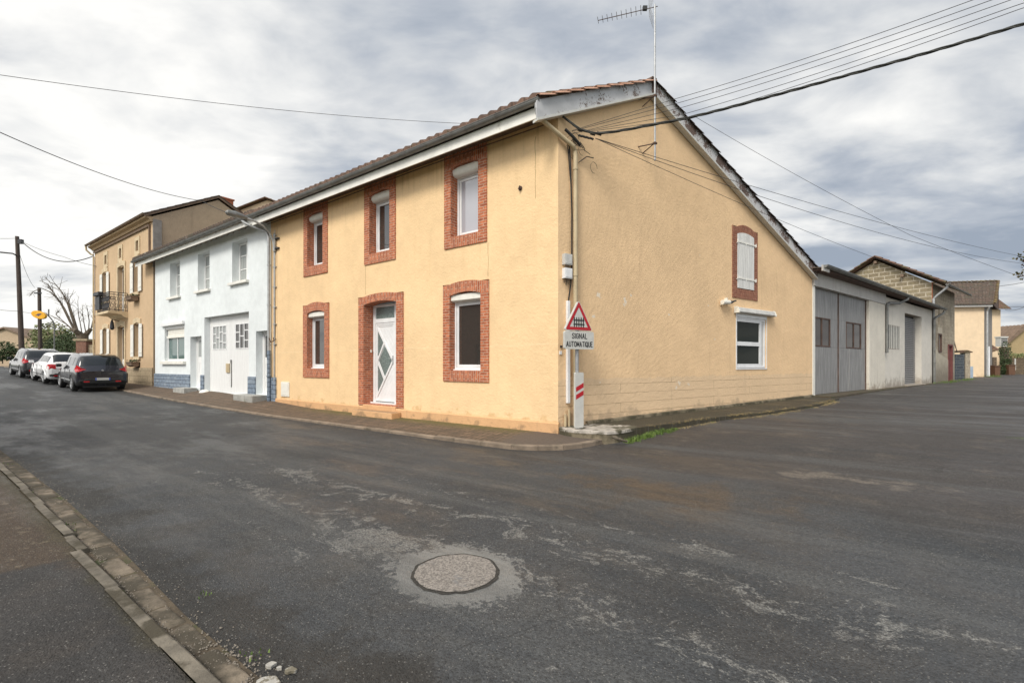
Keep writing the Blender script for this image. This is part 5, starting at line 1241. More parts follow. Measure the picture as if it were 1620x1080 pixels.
q.build('bars',M['sign_white'],bw); q=MB(GG); q.box(8.96,10.79,.045,.05,2.3,3.31,skip='b'); q.build('pane',M['glass_side'],bw)
q=MB(GG); 
for k in range(36):
    z=.47+k*.098; q.prism([(11.68,z),(14.99,z),(14.99,z+.062),(11.68,z+.062)],.265,.345); 
q.build('roller_door',M['rollshutter'],GH); q=MB(GG); q.box(11.68,14.99,.335,.36,.45,4.09); q.build('roller_backing',M['iron'],GH)
q=MB(GG); q.box(11.6,15.1,-.15,.45,.25,.46); q.build('door_sill',M['garage_wall'],GH)
pipe(GG,[(10.2,-.44,4.74),(10.15,-.42,4.6),(9.85,-.2,4.42),(8.6,-.1,4.33),(8.38,-.09,4.25),(8.34,-.08,4.1),(8.34,-.08,2.04)],.062,M['zinc'],'downpipe',GH,10,[(8.34,-.08,3.1)])
pipe(GG,[(17.9,-.44,4.58),(17.85,-.4,4.45),(17.5,-.15,4.22),(17.35,-.1,4.1),(17.35,-.1,.4)],.062,M['zinc'],'downpipe',GH,10,[(17.35,-.1,3.1),(17.35,-.1,1.6)])

# ================================================================ BLOCKWORK BARN
KB=(24.45,26.5); KF=Fr(*KB,ex=GG.ex)
BB=thing('blockwork_barn',(KB[0],KB[1],0),'tall barn of bare tan blocks behind the garage, gable above the garage roof','barn')
bd0=5.3; bl_=6.3
mb=MB(KF); mb.face([(0,bd0,0),(0,0,0),(0,0,6.25),(0,bd0/2-.05,8.02),(0,bd0,6.5)]); mb.build('gable_wall',M['blockwork'],BB)
q=MB(KF); q.box(-.02,.10,-.02,.0,3,6.3); q.build('brick_corner',M['terracotta'],BB)
mb=MB(KF); wall(mb,0,bl_,.2,6.25,[(1.55,2.0,3.9,5.1,.2),(.85,1.1,2.7,3.45,.15),(1.6,2.45,2.25,3.38,.12),(4.3,5.5,.3,2.75,.15)]); mb.face([(bl_,0,0),(bl_,bd0,0),(bl_,bd0,6.3),(bl_,bd0/2,8.02),(bl_,0,6.25)]); mb.build('street_wall',M['block_side'],BB)
q=MB(KF); wall(q,.0,5.9,.2,[(0,2.9),(1.5,2.2),(3,2.0),(4.2,1.8),(4.3,1.6),(5.9,1.4)],[(4.3,5.5,.3,2.75,.01)],y=-.02,thick=.02); q.build('cement_patch',M['smear'],BB)
q=MB(KF); q.box(1.5,2.6,-.012,.0,3.39,3.75); q.build('lintel',M['smear'],BB)
q=MB(KF); q.box(1.55,2.0,.12,.15,3.9,5.1); q.box(.85,1.1,.1,.13,2.7,3.45); q.build('blind_shutter',M['rust'],BB)
q=MB(KF); frame4(q,1.6,2.45,2.25,3.38,.09,-.03,.10); w_=q.build('small_window',M['rust'],BB); q=MB(KF); q.box(1.69,2.36,.06,.066,2.34,3.29); q.build('pane',M['glass_curtain'],w_)
q=MB(KF); q.box(4.3,5.5,.08,.12,.3,2.75); frame4(q,4.25,5.55,.3,2.8,.10,-.04,.08); q.build('barn_door',simple('dark_red_paint',(.16,.05,.045),.7),BB)
q1=lambda x,y,z:KF.P(x,y,z)
tile_roof(q1(-.35,-.62,6.1),q1(bl_+.35,-.62,6.1),q1(-.35,bd0/2-.05,8.18),q1(bl_+.35,bd0/2-.05,8.18),per=.24,amp=.045).build('street_roof',M['tile_red'],BB)
tile_roof(q1(-.35,bd0+.6,6.2),q1(bl_+.35,bd0+.6,6.2),q1(-.35,bd0/2-.05,8.18),q1(bl_+.35,bd0/2-.05,8.18),per=.24,amp=.045).build('rear_roof',M['tile_red'],BB)
halftiles(q1(-.33,-.62,6.1),q1(-.33,bd0/2-.05,8.18),.36,.12).build('verge_tiles',M['tile_red'],BB); halftiles(q1(-.33,bd0+.6,6.2),q1(-.33,bd0/2-.05,8.18),.36,.12).build('verge_tiles',M['tile_red'],BB)
for y in (1.3,bd0/2-.05,4.0): q=MB(KF); z=8.18-.3-(abs(y-bd0/2+.05))*.79; q.box(-.3,0,y-.07,y+.07,z-.08,z+.08); q.build('purlin_end',M['cornice'],BB)
gutter(KF,-.3,bl_+.35,-.70,6.06,.08).build('gutter',M['zinc'],BB)
pipe(KF,[(-.1,-.70,5.98),(-.1,-.62,5.85),(-.06,-.2,5.45),(-.05,-.08,5.3),(-.05,-.08,.3)],.06,M['zinc_light'],'downpipe',BB)

# ---------------------------------------------------------------- cream house and its neighbours
CF=Fr(39.43,38,ex=(math.cos(R(-6)),math.sin(R(-6))))
CHs=thing('cream_house',(39.43,38,0),'cream rendered house with a mossy dark tiled roof at the end of the side street','house')
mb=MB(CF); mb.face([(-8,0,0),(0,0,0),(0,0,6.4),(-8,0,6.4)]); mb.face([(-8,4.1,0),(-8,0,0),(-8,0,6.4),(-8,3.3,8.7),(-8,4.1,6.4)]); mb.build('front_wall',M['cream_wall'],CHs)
cr_=MB(CF); cr_.face([(0,0,0),(4.1,4.1,0),(4.1,4.1,6.4),(3.4,3.3,8.7),(0,0,6.4)]); cr_.face([(4.1,4.1,0),(-8,4.1,0),(-8,4.1,6.4),(4.1,4.1,6.4)]); cr_.build('side_wall',M['grey_and_shade'],CHs)  # side wall in shadow, its shade put into the grey colour
q=MB(CF); q.box(-8.2,.35,-.35,0,6.28,6.50); q.build('eaves_band',M['beam'],CHs)
c1=lambda x,y,z:CF.P(x,y,z)
tile_roof(c1(-8.2,-.45,6.48),c1(.45,-.45,6.48),c1(-8.2,3.3,8.75),c1(3.95,3.3,8.95),per=.3,amp=.03,row=.3,n=4).build('front_roof',M['tile_dark'],CHs)
tile_roof(c1(-8.2,4.5,6.6),c1(5.0,4.5,6.6),c1(-8.2,3.3,8.75),c1(3.95,3.3,8.95),per=.3,amp=.03,row=.3,n=4).build('rear_roof',M['tile_dark'],CHs)
halftiles(c1(.42,-.45,6.48),c1(3.93,3.3,8.95),.36,.11).build('verge_tiles',tiles('mossy_yellow_tiles',(.17,.12,.055),(.14,.09,.05),moss=(.22,.16,.04),ma=.5),CHs)
halftiles(c1(-8.2,3.3,8.76),c1(3.93,3.3,8.96),.36,.11).build('ridge_tiles',bpy.data.materials['mossy_yellow_tiles'],CHs)
q=MB(CF); q.face([(.35,-.4,6.4),(4.9,4.4,6.5),(3.8,3.3,8.8)]); q.build('verge_underside',M['rust'],CHs)
pipe(CF,[(.12,-.35,6.3),(.14,-.1,5.9),(.14,-.1,.5)],.07,M['zinc_light'],'downpipe',CHs)
q=MB(CF); q.tube([(.25,-.12,.5),(.25,-.12,3.0)],.06,8); q.build('white_standpipe',M['pvc'],CHs)
# small cream house beyond
p=px(1567,576,48); p2=px(1583,576,48.5)
SH=thing('small_cream_house',(p[0],p[1],0),'narrow cream house with brown tiles behind the cream house corner','house')
mb=MB(I); a_=(p[0]-2,48.2); b_=(p2[0],48.5); mb.face([(a_[0],a_[1],0),(b_[0],b_[1],0),(b_[0],b_[1],7.35),(a_[0],a_[1],7.35)]); mb.face([(b_[0],b_[1],0),(b_[0]+2.6,b_[1]+5,0),(b_[0]+2.6,b_[1]+5,7.35),(b_[0],b_[1],7.35)]); mb.build('wall',M['cream_wall'],SH)
tile_roof((a_[0]-.5,47.6,7.35),(b_[0]+.5,47.9,7.35),(a_[0],50.5,9.45),(b_[0]+1.3,50.8,9.45),per=.3,amp=.05,n=4).build('roof',M['tile_red'],SH)
# tiled shelter beside the cream house
x0_,x1_=px(1564,576,43)[0],px(1574,576,43)[0]
q=MB(I); q.box(x0_,x0_+.35,43,43.3,0,3.4); q.box(x1_-.5,x1_-.25,43,43.3,0,2.7); sh_o=q.build('tiled_shelter',M['rubble']); tag(sh_o,'small stone porch with a tiled pent roof against the cream house side','porch')
tile_roof((x0_-.2,42.7,2.6),(x1_+.1,42.7,2.9),(x0_-.1,43.8,3.7),(x1_,43.8,3.7),per=.2,amp=.04,n=4).build('roof',M['tile_red'],sh_o)
q=MB(I); q.box(px(1571,0,44)[0],px(1577,0,44)[0],44,44.4,0,2.2); q.build('gate_pier',M['rubble'],sh_o)
# low blockwork wall and capped pier in front of the cream house
q=MB(I); D=33; xa,xb=px(1507,0,D)[0],px(1526,0,D)[0]; q.box(xa-.8,xb,D,D+.2,.1,2.25); tag(q.build('block_wall',M['dark_block']),'dark blue grey block wall between the barn and the cream house','wall')
xc=px(1534,0,D)[0]; q=MB(I); q.box(xb+.01,xc,D-.05,D+.35,.1,2.35); pr_=q.build('capped_pier',M['block_side']); tag(pr_,'grey block pier with a terracotta tile cap in front of the cream house','pier')
q=MB(I); q.prism([(xb-.9,2.36),(xc+.12,2.36),(xc+.12,2.43),(xb+.1,2.55),(xb-.9,2.45)],D-.1,D+.4); q.build('tile_cap',M['tile_red'],pr_)
q=MB(I); q.tube([px(1509,538,32.8),px(1514,557,32.8)],.03,5); tag(q.build('leaning_stick',M['wood_pole']),'thin leaning pole against the cream house above the block wall','pole')
q=MB(I); xd,xe=px(1535,0,35)[0],px(1540,0,35)[0]; q.box(xd,xe,35,35.3,.3,1.35); tag(q.build('blue_cabinet',simple('pale_blue_plastic',(.35,.42,.50),.5),bevel=.03),'pale blue cabinet standing by the cream wall','cabinet')
def bin_(x0,x1,D,z0,z1,lab):
    a_,b_=px(x0,0,D)[0],px(x1,0,D)[0]; q=MB(I)
    w=(b_-a_); c=(a_+b_)/2
    q.prism([(c-w*.42,z0+.08),(c+w*.42,z0+.08),(c+w*.5,z1-.08),(c-w*.5,z1-.08)],D,D+.7); o=q.build('waste_bin',M['brown_bin'],bevel=.02); tag(o,lab,'bin',group='brown bins')
    q=MB(I); prismx(q,[(D-.06,z1-.08),(D-.06,z1-.03),(D+.3,z1),(D+.76,z1-.02),(D+.76,z1-.08)],c-w*.54,c+w*.54); q.build('lid',M['brown_bin'],o)
    q=MB(I)
    for xx in (c-w*.4,c+w*.4): q.tube([(xx-.03,D+.6,z0+.09),(xx+.03,D+.6,z0+.09)],.1,10)
    q.build('wheel',M['rubber'],o)
bin_(1574,1583,40,.38,1.42,'brown wheeled bin at the porch pier beside the cream house'); bin_(1596,1607,44,.40,1.5,'brown wheeled bin in front of the rubble wall')
# barn and rubble wall closing the street
D=52
BN=thing('stone_barn',(px(1605,0,D)[0],D,0),'low beige barn with brown tiled roof closing the side street','barn')
P3=lambda x,y:px(x,y,D)
l_,rr_=P3(1592,576)[0],P3(1592,576)[0]+12
z_=lambda y:1.52+(576-y)/720*D
mb=MB(I); mb.face([(l_,D,0),(rr_,D,0),(rr_,D,z_(517)),(P3(1625,0)[0],D,z_(517)),(l_,D,z_(545))]); mb.face([(l_,D+8,0),(l_,D,0),(l_,D,z_(545)),(l_,D+8,z_(545))]); mb.build('wall',M['barn_wall'],BN)
tile_roof((P3(1584,0)[0],D-.3,z_(548)),(P3(1584,0)[0],D+8,z_(548)),(P3(1616,0)[0],D-.3,z_(514)),(P3(1616,0)[0],D+8,z_(514)),per=.4,amp=.05,n=4).build('roof',M['cornice'],BN)
q=MB(I); q.prism([(P3(1583,0)[0],z_(546)),(P3(1584,0)[0],z_(549)),(P3(1622,0)[0],z_(517)),(rr_,z_(516)),(rr_,z_(513)),(P3(1616,0)[0],z_(513))],D-.35,D-.05); q.build('verge_tiles',M['cornice'],BN)
D2=47; q=MB(I); q.box(px(1590,0,D2)[0],px(1590,0,D2)[0]+14,D2,D2+.5,0,1.52+10/720*D2); rw=q.build('rubble_wall',M['rubble']); tag(rw,'low rubble stone wall with grass on top at the end of the street','wall')
D3=46; a_,b_=px(1583,0,D3)[0],px(1594,0,D3)[0]; q=MB(I); q.box(a_,b_,D3,D3+.5,1.52+28/720*D3,1.52+42/720*D3); q.box(a_-.05,b_+.05,D3-.05,D3+.55,1.52+42/720*D3,1.52+44/720*D3)
ac=q.build('white_cage',M['sign_white']); tag(ac,'white slatted box fixed high by the small cream house','cabinet')
q=MB(I)
for k in range(4): q.box(a_+.06,b_-.06,D3-.03,D3-.002,1.52+(30+3*k)/720*D3,1.52+(31.6+3*k)/720*D3)
q.build('slats',M['iron'],ac)
q=MB(I); q.tube([px(1606,567,45),px(1606,585,45)],.06,6); tag(q.build('marker_post',M['sign_white']),'thin pale post above the second brown bin','post')
q=MB(I); a_,b_=px(1588,0,45)[0],px(1597,0,45)[0]; q.box(a_,b_,45,45.4,0,3.2); tag(q.build('stone_pier',M['rubble']),'dark stone pier overgrown with ivy at the end of the street','pier')

# ---------------------------------------------------------------- plants
def leaves(mb,c,rad,n,size,rr,flat=.0):
    for k in range(n):
        while True:
            v=Vector((rr.uniform(-1,1),rr.uniform(-1,1),rr.uniform(-1,1)))
            if v.length<1: break
        v=v.normalized()*(v.length**.6)
        ns=mnoise.noise((v.x*2.3+c[0],v.y*2.3,v.z*2.3+c[2]))
        if ns<-.18: continue
        v*=1+.25*ns
        p=Vector((c[0]+v.x*rad[0],c[1]+v.y*rad[1],c[2]+v.z*rad[2]))
        d=Vector((rr.gauss(0,1),rr.gauss(0,1),rr.gauss(0,.8))).normalized(); e_=d.orthogonal().normalized()
        e_=(e_*math.cos(k)+d.cross(e_)*math.sin(k))*size*rr.uniform(.3,.5); d=d*size*rr.uniform(.7,1.2)
        mb.face([tuple(p-d*.5),tuple(p+e_),tuple(p+d*.5),tuple(p-e_)])
def bush(name,label,cat,blobs,n,size,mat,seed=1,stem=None):
    mb=MB(I); rr=random.Random(seed)
    for c,rad in blobs: leaves(mb,c,rad,n,size,rr)
    o=mb.build(name,M[mat]); tag(o,label,cat)
    if stem:
        q=MB(I)
        for a,b in stem: q.tube([a,b],.05,5)
        q.build('stem',M['bark'],o)
    return o
c=px(82,538,52); 
bush('shrub','light green loose shrub behind the parked cars, left of the dark hedge','shrub',[(px(70,545,54),(2.6,1.5,1.9)),(px(92,540,53),(2.6,1.5,1.6)),(px(80,530,54),(2.0,1.2,1.6))],900,.28,'leaf_light',2,[(px(80,570,54),px(82,535,54))])
bush('hedge','dark green clipped hedge beside the brick pier','hedge',[(px(112,548,44),(1.3,1,1.5)),(px(100,550,45),(1.6,1,1.3)),(px(88,552,46),(1.4,1,1.1))],1500,.16,'leaf_dark',3,[(px(105,570,45),px(105,545,45))])
bush('hedge','dark low hedge at the far left edge in front of the far barn','hedge',[(px(4,556,48),(2.2,1,1.0)),(px(-12,554,48),(2.2,1,1.1)),(px(17,559,48),(.8,.8,.7))],1100,.17,'leaf_dark',4,[(px(4,575,48),px(4,556,48))])
# pollarded tree
TR=thing('pollarded_tree',px(129,560,39.5),'bare pollarded tree with long arching shoots rising behind the brick wall','tree')
q=MB(I); q.tube([px(131,562,39.5),px(130,548,39.5),px(131,536,39.5),px(130,529,39.5)],lambda u:[.36,.32,.38,.42][min(3,int(u*3.999))],10)
q.tube([px(131,532,39.5),px(124,527,39.2),px(119,523,39),px(114,521,39)],.26,8,r1=.16); q.tube([px(131,534,39.5),px(138,527,39.6),px(144,520,39.8)],.24,8,r1=.13)
q.build('trunk',M['bark'],TR)
rr=random.Random(11)
def twigs(mb,pts,r,n,L):
    mb.tube(pts,r,5,r1=r*.35)
    P=[Vector(p) for p in pts]
    for k in range(n):
        i=rr.randrange(len(P)//3,len(P)-1); p=P[i].lerp(P[i+1],rr.random()); d=(P[i+1]-P[i]).normalized()
        v=(d*1.3+Vector((rr.gauss(0,.5),rr.gauss(0,.4),rr.gauss(.0,.4)))).normalized()*L*rr.uniform(.3,1)
        m_=p+v*.5+Vector((0,0,rr.uniform(-.05,.1)*L)); e_=p+v
        mb.tube([tuple(p),tuple(m_),tuple(e_)],r*.28,4,r1=r*.12)
        for j in range(2):
            w=(v.normalized()+Vector((rr.gauss(0,.8),rr.gauss(0,.6),rr.gauss(0,.8)))).normalized()*L*.4; mb.tube([tuple(m_),tuple(m_+w)],r*.16,3)
q=MB(I)
br=[[(118,524),(110,505),(102,488),(92,473),(80,462),(66,456),(55,460)],[(118,524),(106,500),(96,480),(86,465),(76,450),(66,445)],[(120,524),(113,500),(106,478),(98,462),(88,450),(78,446)],[(124,527),(116,500),(109,480),(107,472)],
    [(116,523),(104,512),(92,505),(80,499),(75,498)],[(116,522),(100,508),(88,497),(94,492)],[(122,526),(118,510),(112,490),(110,475)],[(130,530),(127,512),(124,497),(123,476)],[(136,528),(133,512),(131,498),(130,488)],[(140,524),(141,508),(139,494),(138,488)],[(144,520),(147,506),(147,492),(148,480)],[(143,521),(150,510),(153,500)],[(120,525),(108,516),(90,514),(68,518)]]
for j,b_ in enumerate(br):
    pts=[]
    for (xa,ya),(xb,yb) in zip(b_,b_[1:]):
        for i in range(2): t_=i/2; pts.append(px(xa+(xb-xa)*t_,ya+(yb-ya)*t_,39.3+.15*math.sin(j*2+xa*.1)))
    pts.append(px(*b_[-1],39.3)); twigs(q,pts,.075 if j<4 else .045,9,1.3 if j<4 else .8)
q.build('crown',M['bark'],TR)
q=MB(I); D=38.8; q.box(px(120,0,D)[0],px(136,0,D)[0],D,D+.9,0,px(0,539,D)[2]); pw=q.build('brick_pier',M['opp_brick']); tag(pw,'broad red brick pier in front of the pollarded tree','pier')
q=MB(I); q.box(px(119,0,D)[0]-.1,px(137,0,D)[0]+.1,D-.08,D+1,px(0,539,D)[2],px(0,536,D)[2]); q.build('cap',M['stone_base'],pw)
q=MB(I); q.box(px(136,0,D)[0],px(153,0,D)[0],D+.2,D+.6,0,px(0,545,D)[2]); tag(q.build('garden_wall',M['stone_base']),'grey stone garden wall between the brick pier and the ochre house','wall')
# far barn on the left
D=62; FB=thing('far_barn',(px(10,0,D)[0],D,0),'low brown barn with a shallow gable at the far left edge','barn')
q=MB(I); zf=lambda y:1.52+(576-y)/720*D
X=lambda x:px(x,0,D)[0]
q.face([(X(-60),D,0),(X(52),D,0),(X(52),D,zf(537)),(X(9),D,zf(520)),(X(-60),D,zf(541))]); q.face([(X(52),D,0),(X(52),D+8,0),(X(52),D+8,zf(537)),(X(52),D,zf(537))]); q.build('wall',M['tan_side'],FB)
q=MB(I); q.prism([(X(-62),zf(541)),(X(9),zf(519.5)),(X(54),zf(537)),(X(54),zf(535)),(X(9),zf(517)),(X(-62),zf(539))],D-.3,D+8); q.build('roof',M['cornice'],FB)
# poles
q=MB(I); q.tube([px(35,572,34),px(31,470,34),px(27,374,34)],.165,10,r1=.11); pl1=q.build('utility_pole',M['wood_pole']); tag(pl1,'tall dark wooden utility pole at the left, carrying a lamp arm','utility pole')
q=MB(I); q.tube([px(26,404,34),px(20,401,33.4),px(0,399,32),px(-22,400,31)],.05,6); q.tube([px(-22,400,31),px(-38,400,30.4)],.13,8); q.build('lamp_arm',M['iron'],pl1)
q=MB(I); c=px(31,381,33.9); q.box(c[0]-.05,c[0]+.22,c[1]-.1,c[1]+.1,c[2]-.22,c[2]+.1); q.build('insulator',M['iron'],pl1)
q=MB(I); q.tube([px(64,570,45),px(62,455,45)],.17,8,r1=.13); pl2=q.build('utility_pole',M['wood_pole']); tag(pl2,'shorter dark pole behind the yellow oval sign','utility pole')
q=MB(I); q.box(px(57,0,45)[0],px(68,0,45)[0],44.8,44.9,px(0,465,45)[2],px(0,463,45)[2]); q.build('crossarm',M['iron'],pl2)
# second, curved lamp post carrying the yellow oval sign
q=MB(I); q.tube([px(86,572,36.5),px(86,518,36.5),px(84,508,36.5),px(80,503,36.5),px(77,500,36.5),px(77,489,36.5)],.045,8); q.tube([px(77,499,36.5),px(70,497,36)],.06,6); lp2=q.build('sign_post',M['zinc']); tag(lp2,'thin grey post with a curved top holding the yellow oval sign','post')
q=MB(I); c=px(62,498,36); P_=[]
for k in range(24):
    a_=2*math.pi*k/24; P_.append((c[0]+.56*math.cos(a_)+.0,c[2]+.31*math.sin(a_)-.12*math.cos(a_)))
q.prism(P_,c[1]-.09,c[1]+.09); ys_=q.build('oval_sign',simple('postal_yellow',(.80,.40,.01),.45,var=.05),None,bevel=.02); tag(ys_,'yellow oval sign with a small blue mark, lit side toward the street','sign')
q=MB(I); y=c[1]-.095
q.prism([(c[0]-.26,c[2]-.03),(c[0]+.05,c[2]-.10),(c[0]+.27,c[2]+.03),(c[0]+.0,c[2]+.01)],y,y+.003); q.prism([(c[0]-.10,c[2]+.03),(c[0]+.22,c[2]+.05),(c[0]+.30,c[2]+.10),(c[0]-.02,c[2]+.09)],y-.001,y+.003)
q.build('blue_mark',plain('deep_blue',(.02,.03,.12)),ys_)
# branch tips of a street tree reaching in from the right
RT=thing('street_tree',(17.8,12.5,0),'tree just outside the right edge whose leafy twigs reach into the picture','tree')
q=MB(I); q.tube([(17.8,12.5,0),(17.7,12.6,2.4),(17.5,12.8,4.0)],.16,8,r1=.10); q.build('trunk',M['bark'],RT)
q=MB(I)
for a_,b_ in ((px(1612,407,14),px(1640,412,14)),(px(1614,437,14),px(1640,425,14)),(px(1620,395,14),px(1650,400,14))): q.tube([a_,((a_[0]+17.4)/2,(a_[1]+12.9)/2,a_[2]+.1),(17.5,12.8,4.0)],.012,5,r1=.03)
rr=random.Random(4)
q.build('limbs',M['bark'],RT)
q=MB(I)
for (x_,y_,n_) in ((1613,408,16),(1618,402,16),(1611,436,14),(1618,431,18),(1622,438,16),(1630,420,60),(1645,405,100),(1650,430,120)):
    leaves(q,px(x_,y_,14),(.11 if x_<1625 else .3,.15,.08 if x_<1625 else .3),n_,.085,rr)
leaves(q,(18.2,12.8,4.8),(1.0,1.3,1.0),1600,.10,rr)
q.build('crown',M['leaf_red'],RT)
D=44.5
bush('ivy','dark ivy climbing the stone pier at the end of the side street','ivy',[(px(1590,560,D),(.55,.4,1.2)),(px(1592,580,D),(.5,.4,.9)),(px(1586,585,D),(.3,.3,.6))],700,.13,'leaf_dark',8)
bush('wall_top_plants','green plants growing along the top of the rubble wall','plants',[((px(1606+k*14,0,47)[0],47.2,px(0,563,47)[2]),(.7,.4,.28)) for k in range(5)],260,.14,'leaf_light',9)
# grass tufts --------------------------------------------------
def blades(mb,x,y,z,n,h,spread,rr):
    for k in range(n):
        bx,by=x+rr.gauss(0,spread),y+rr.gauss(0,spread); a_=rr.uniform(0,6.28); L=h*rr.uniform(.4,1.1); w_=.0035+.002*rr.random(); ln=rr.uniform(.2,.9)*L
        d=Vector((math.cos(a_),math.sin(a_),0)); s_=Vector((-d.y,d.x,0))*w_; b0=Vector((bx,by,z-.01)); m_=b0+Vector((0,0,L*.6))+d*ln*.3; t_=b0+Vector((0,0,L))+d*ln
        mb.face([tuple(b0-s_),tuple(b0+s_),tuple(m_+s_*.7),tuple(m_-s_*.7)]); mb.face([tuple(m_-s_*.7),tuple(m_+s_*.7),tuple(t_)])
rr=random.Random(21)
q=MB(I); q2=MB(I)
for k in range(120):
    t_=rr.uniform(.72,2.35); o=interp(t_,[(.6,1.16),(1.3,1.12),(2.4,1.08)])+rr.gauss(0,.05); p_=GF.P(t_,-o-.02,0); blades(q,p_[0],p_[1],ground(p_[0],p_[1]),12,.10 if t_<2 else .06,.025,rr)
for k in range(520):
    t_=rr.uniform(1.7,11.0); o=outw(t_)+.04+rr.gauss(0,.07)+.05*mnoise.noise((t_*2,1,0)); p_=GF.P(t_,-o,0)
    if mnoise.noise((t_*1.3,3,0))>-.15: blades(q2,p_[0],p_[1],max(ground(p_[0],p_[1]),spz(t_,o) if o<outw(t_) else 0),8,.035,.05,rr)
for k in range(26):
    t_=rr.uniform(2.2,11.0); o=outw(t_)+.02; p_=GF.P(t_,-o,0); blades(q,p_[0],p_[1],ground(p_[0],p_[1]),6,.04,.03,rr)
for k in range(60):
    t_=rr.uniform(1.,10.9); p_=GF.P(t_,-.09,0); blades(q,p_[0],p_[1],spz(t_,.09),3,.025,.02,rr)
for (s_,n_,m_,h_,sp_) in ((1.6,7.12,26,.03,.04),(1.2,7.04,24,.035,.05),(.85,7.10,30,.03,.04),(.1,7.2,30,.02,.05),(-.05,7.22,20,.02,.03),(3.0,7.1,12,.03,.05),(-1.3,6.8,9,.03,.03),(5.5,7.0,10,.03,.06),(-2.2,6.93,12,.02,.03)):
    x,y=SN(s_,n_); blades(q,x,y,ground(x,y)+.02,m_,h_,sp_,rr)
for k in range(50):
    p_=GG.P(rr.uniform(16,28),-.2-abs(rr.gauss(0,.25)),0); blades(q,p_[0],p_[1],ground(p_[0],p_[1]),14,.16,.10,rr)
for k in range(20):
    p_=px(1560+rr.uniform(0,14),576,37.8); blades(q,p_[0],p_[1]+rr.uniform(-.5,.5),ground(p_[0],p_[1]),14,.25,.12,rr)
x,y=px(1612,0,8.2)[0],8.2
for k in range(10): blades(q,x+rr.uniform(-.2,.5),y+rr.uniform(-.15,.15),ground(x,y),10,.025,.06,rr)
tag(q.build('grass',M['grass']),'green grass tufts along the corner slab and kerbs','grass',kind='stuff'); tag(q2.build('dry_grass',M['straw']),'straw coloured dry grass along the side pavement edge','grass',kind='stuff')
# grit and pebbles in the channel
gm=MB(I); rr=random.Random(31)
def pebble(x,y,z,r):
    n=6; top=(x+rr.uniform(-.2,.2)*r,y,z+r*.8); ring=[(x+r*math.cos(6.283*k/n)*rr.uniform(.7,1.2),y+r*math.sin(6.283*k/n)*rr.uniform(.7,1.2),z-.002) for k in range(n)]
    for k in range(n): gm.face([ring[k],ring[(k+1)%n],top])
for k in range(1900):
    s_=rr.uniform(-5,6); n_=rr.choice([kn(s_)-.02+rr.gauss(0,.012),kn(s_)-.03+rr.gauss(0,.02),cn(s_)-.02+rr.gauss(0,.05)]); x,y=SN(s_,n_); pebble(x,y,ground(x,y)+(.012 if n_>cn(s_) else .004),rr.uniform(.002,.0065))
for k in range(420):
    s_=rr.gauss(-2.25,.30); n_=rr.gauss(7.03,.05); x,y=SN(s_,n_); pebble(x,y,ground(x,y)+.012,rr.uniform(.002,.008))
tag(gm.build('grit',simple('light_grit',(.22,.19,.155),.9,var=.5,vs=200)),'loose pale grit in the street channel','gravel',kind='stuff')
# paint-splashed broken concrete at the bottom edge
q=MB(I)
for (s_,n_,r_,h_) in ((-2.46,6.98,.060,.008),(-2.34,6.90,.028,.004),(-2.46,6.86,.030,.004),(-2.40,6.885,.014,.005),(-2.2,6.93,.012,.005)):
    P_=[]; x0_,y0_=SN(s_,n_)
    for k in range(11): a_=2*math.pi*k/11; r2=r_*rr.uniform(.65,1.2); P_.append((x0_+r2*math.cos(a_),y0_+r2*.7*math.sin(a_)))
    q.slab(P_,.0,.012+h_)
tag(q.build('broken_concrete',simple('white_splashed_concrete',(.38,.36,.32),.85,var=.2,vs=30,c2=(.16,.14,.10),c2s=14,c2a=.52,c2b=.6),bevel=.003),'white splashed broken concrete lumps in the channel at the bottom edge','rubble',kind='stuff')
# manhole and its cement patch
mxc,myc=-.41,3.325
MH=thing('manhole_cover',(mxc,myc,0),'round manhole cover filled with pale aggregate in a grey cement patch on the road','manhole cover')
q=MB(I); 
def ringpts(r,z,wob): return [(mxc+(r+wob*(mnoise.noise((math.cos(a_)*4,math.sin(a_)*4,r*9))+.6*mnoise.noise((math.cos(a_)*13,math.sin(a_)*13,r*9))))*math.cos(a_),myc+(r+wob*(mnoise.noise((math.cos(a_)*4,math.sin(a_)*4,r*9))+.6*mnoise.noise((math.cos(a_)*13,math.sin(a_)*13,r*9))))*math.sin(a_),z) for a_ in [2*math.pi*k/64 for k in range(64)]]
a_=ringpts(.322,.0045,.02); b_=ringpts(.292,.0045,.012)
for k in range(64): k2=(k+1)%64; q.face([a_[k],a_[k2],b_[k2],b_[k]])
q.build('joint',simple('dark_joint',(.04,.036,.03),.95,var=.4,vs=60,bmp=.8,bs=80),MH)
q=MB(I); q.face(ringpts(.297,.0085,.012)); q.build('cover',M['cover'],MH)
q=MB(I); x0_,y0_=SN(-2.6,3.6)
# curved pebble-white stone by the slab
q=MB(GF); q.tube([(.35,-1.15,.17),(.40,-1.22,.14),(.50,-1.27,.10),(.62,-1.26,.07)],.035,8,r1=.02); tag(q.build('broken_pipe',M['kerb_pale'],autosm=True),'short broken pale pipe end poking out under the corner slab','pipe')

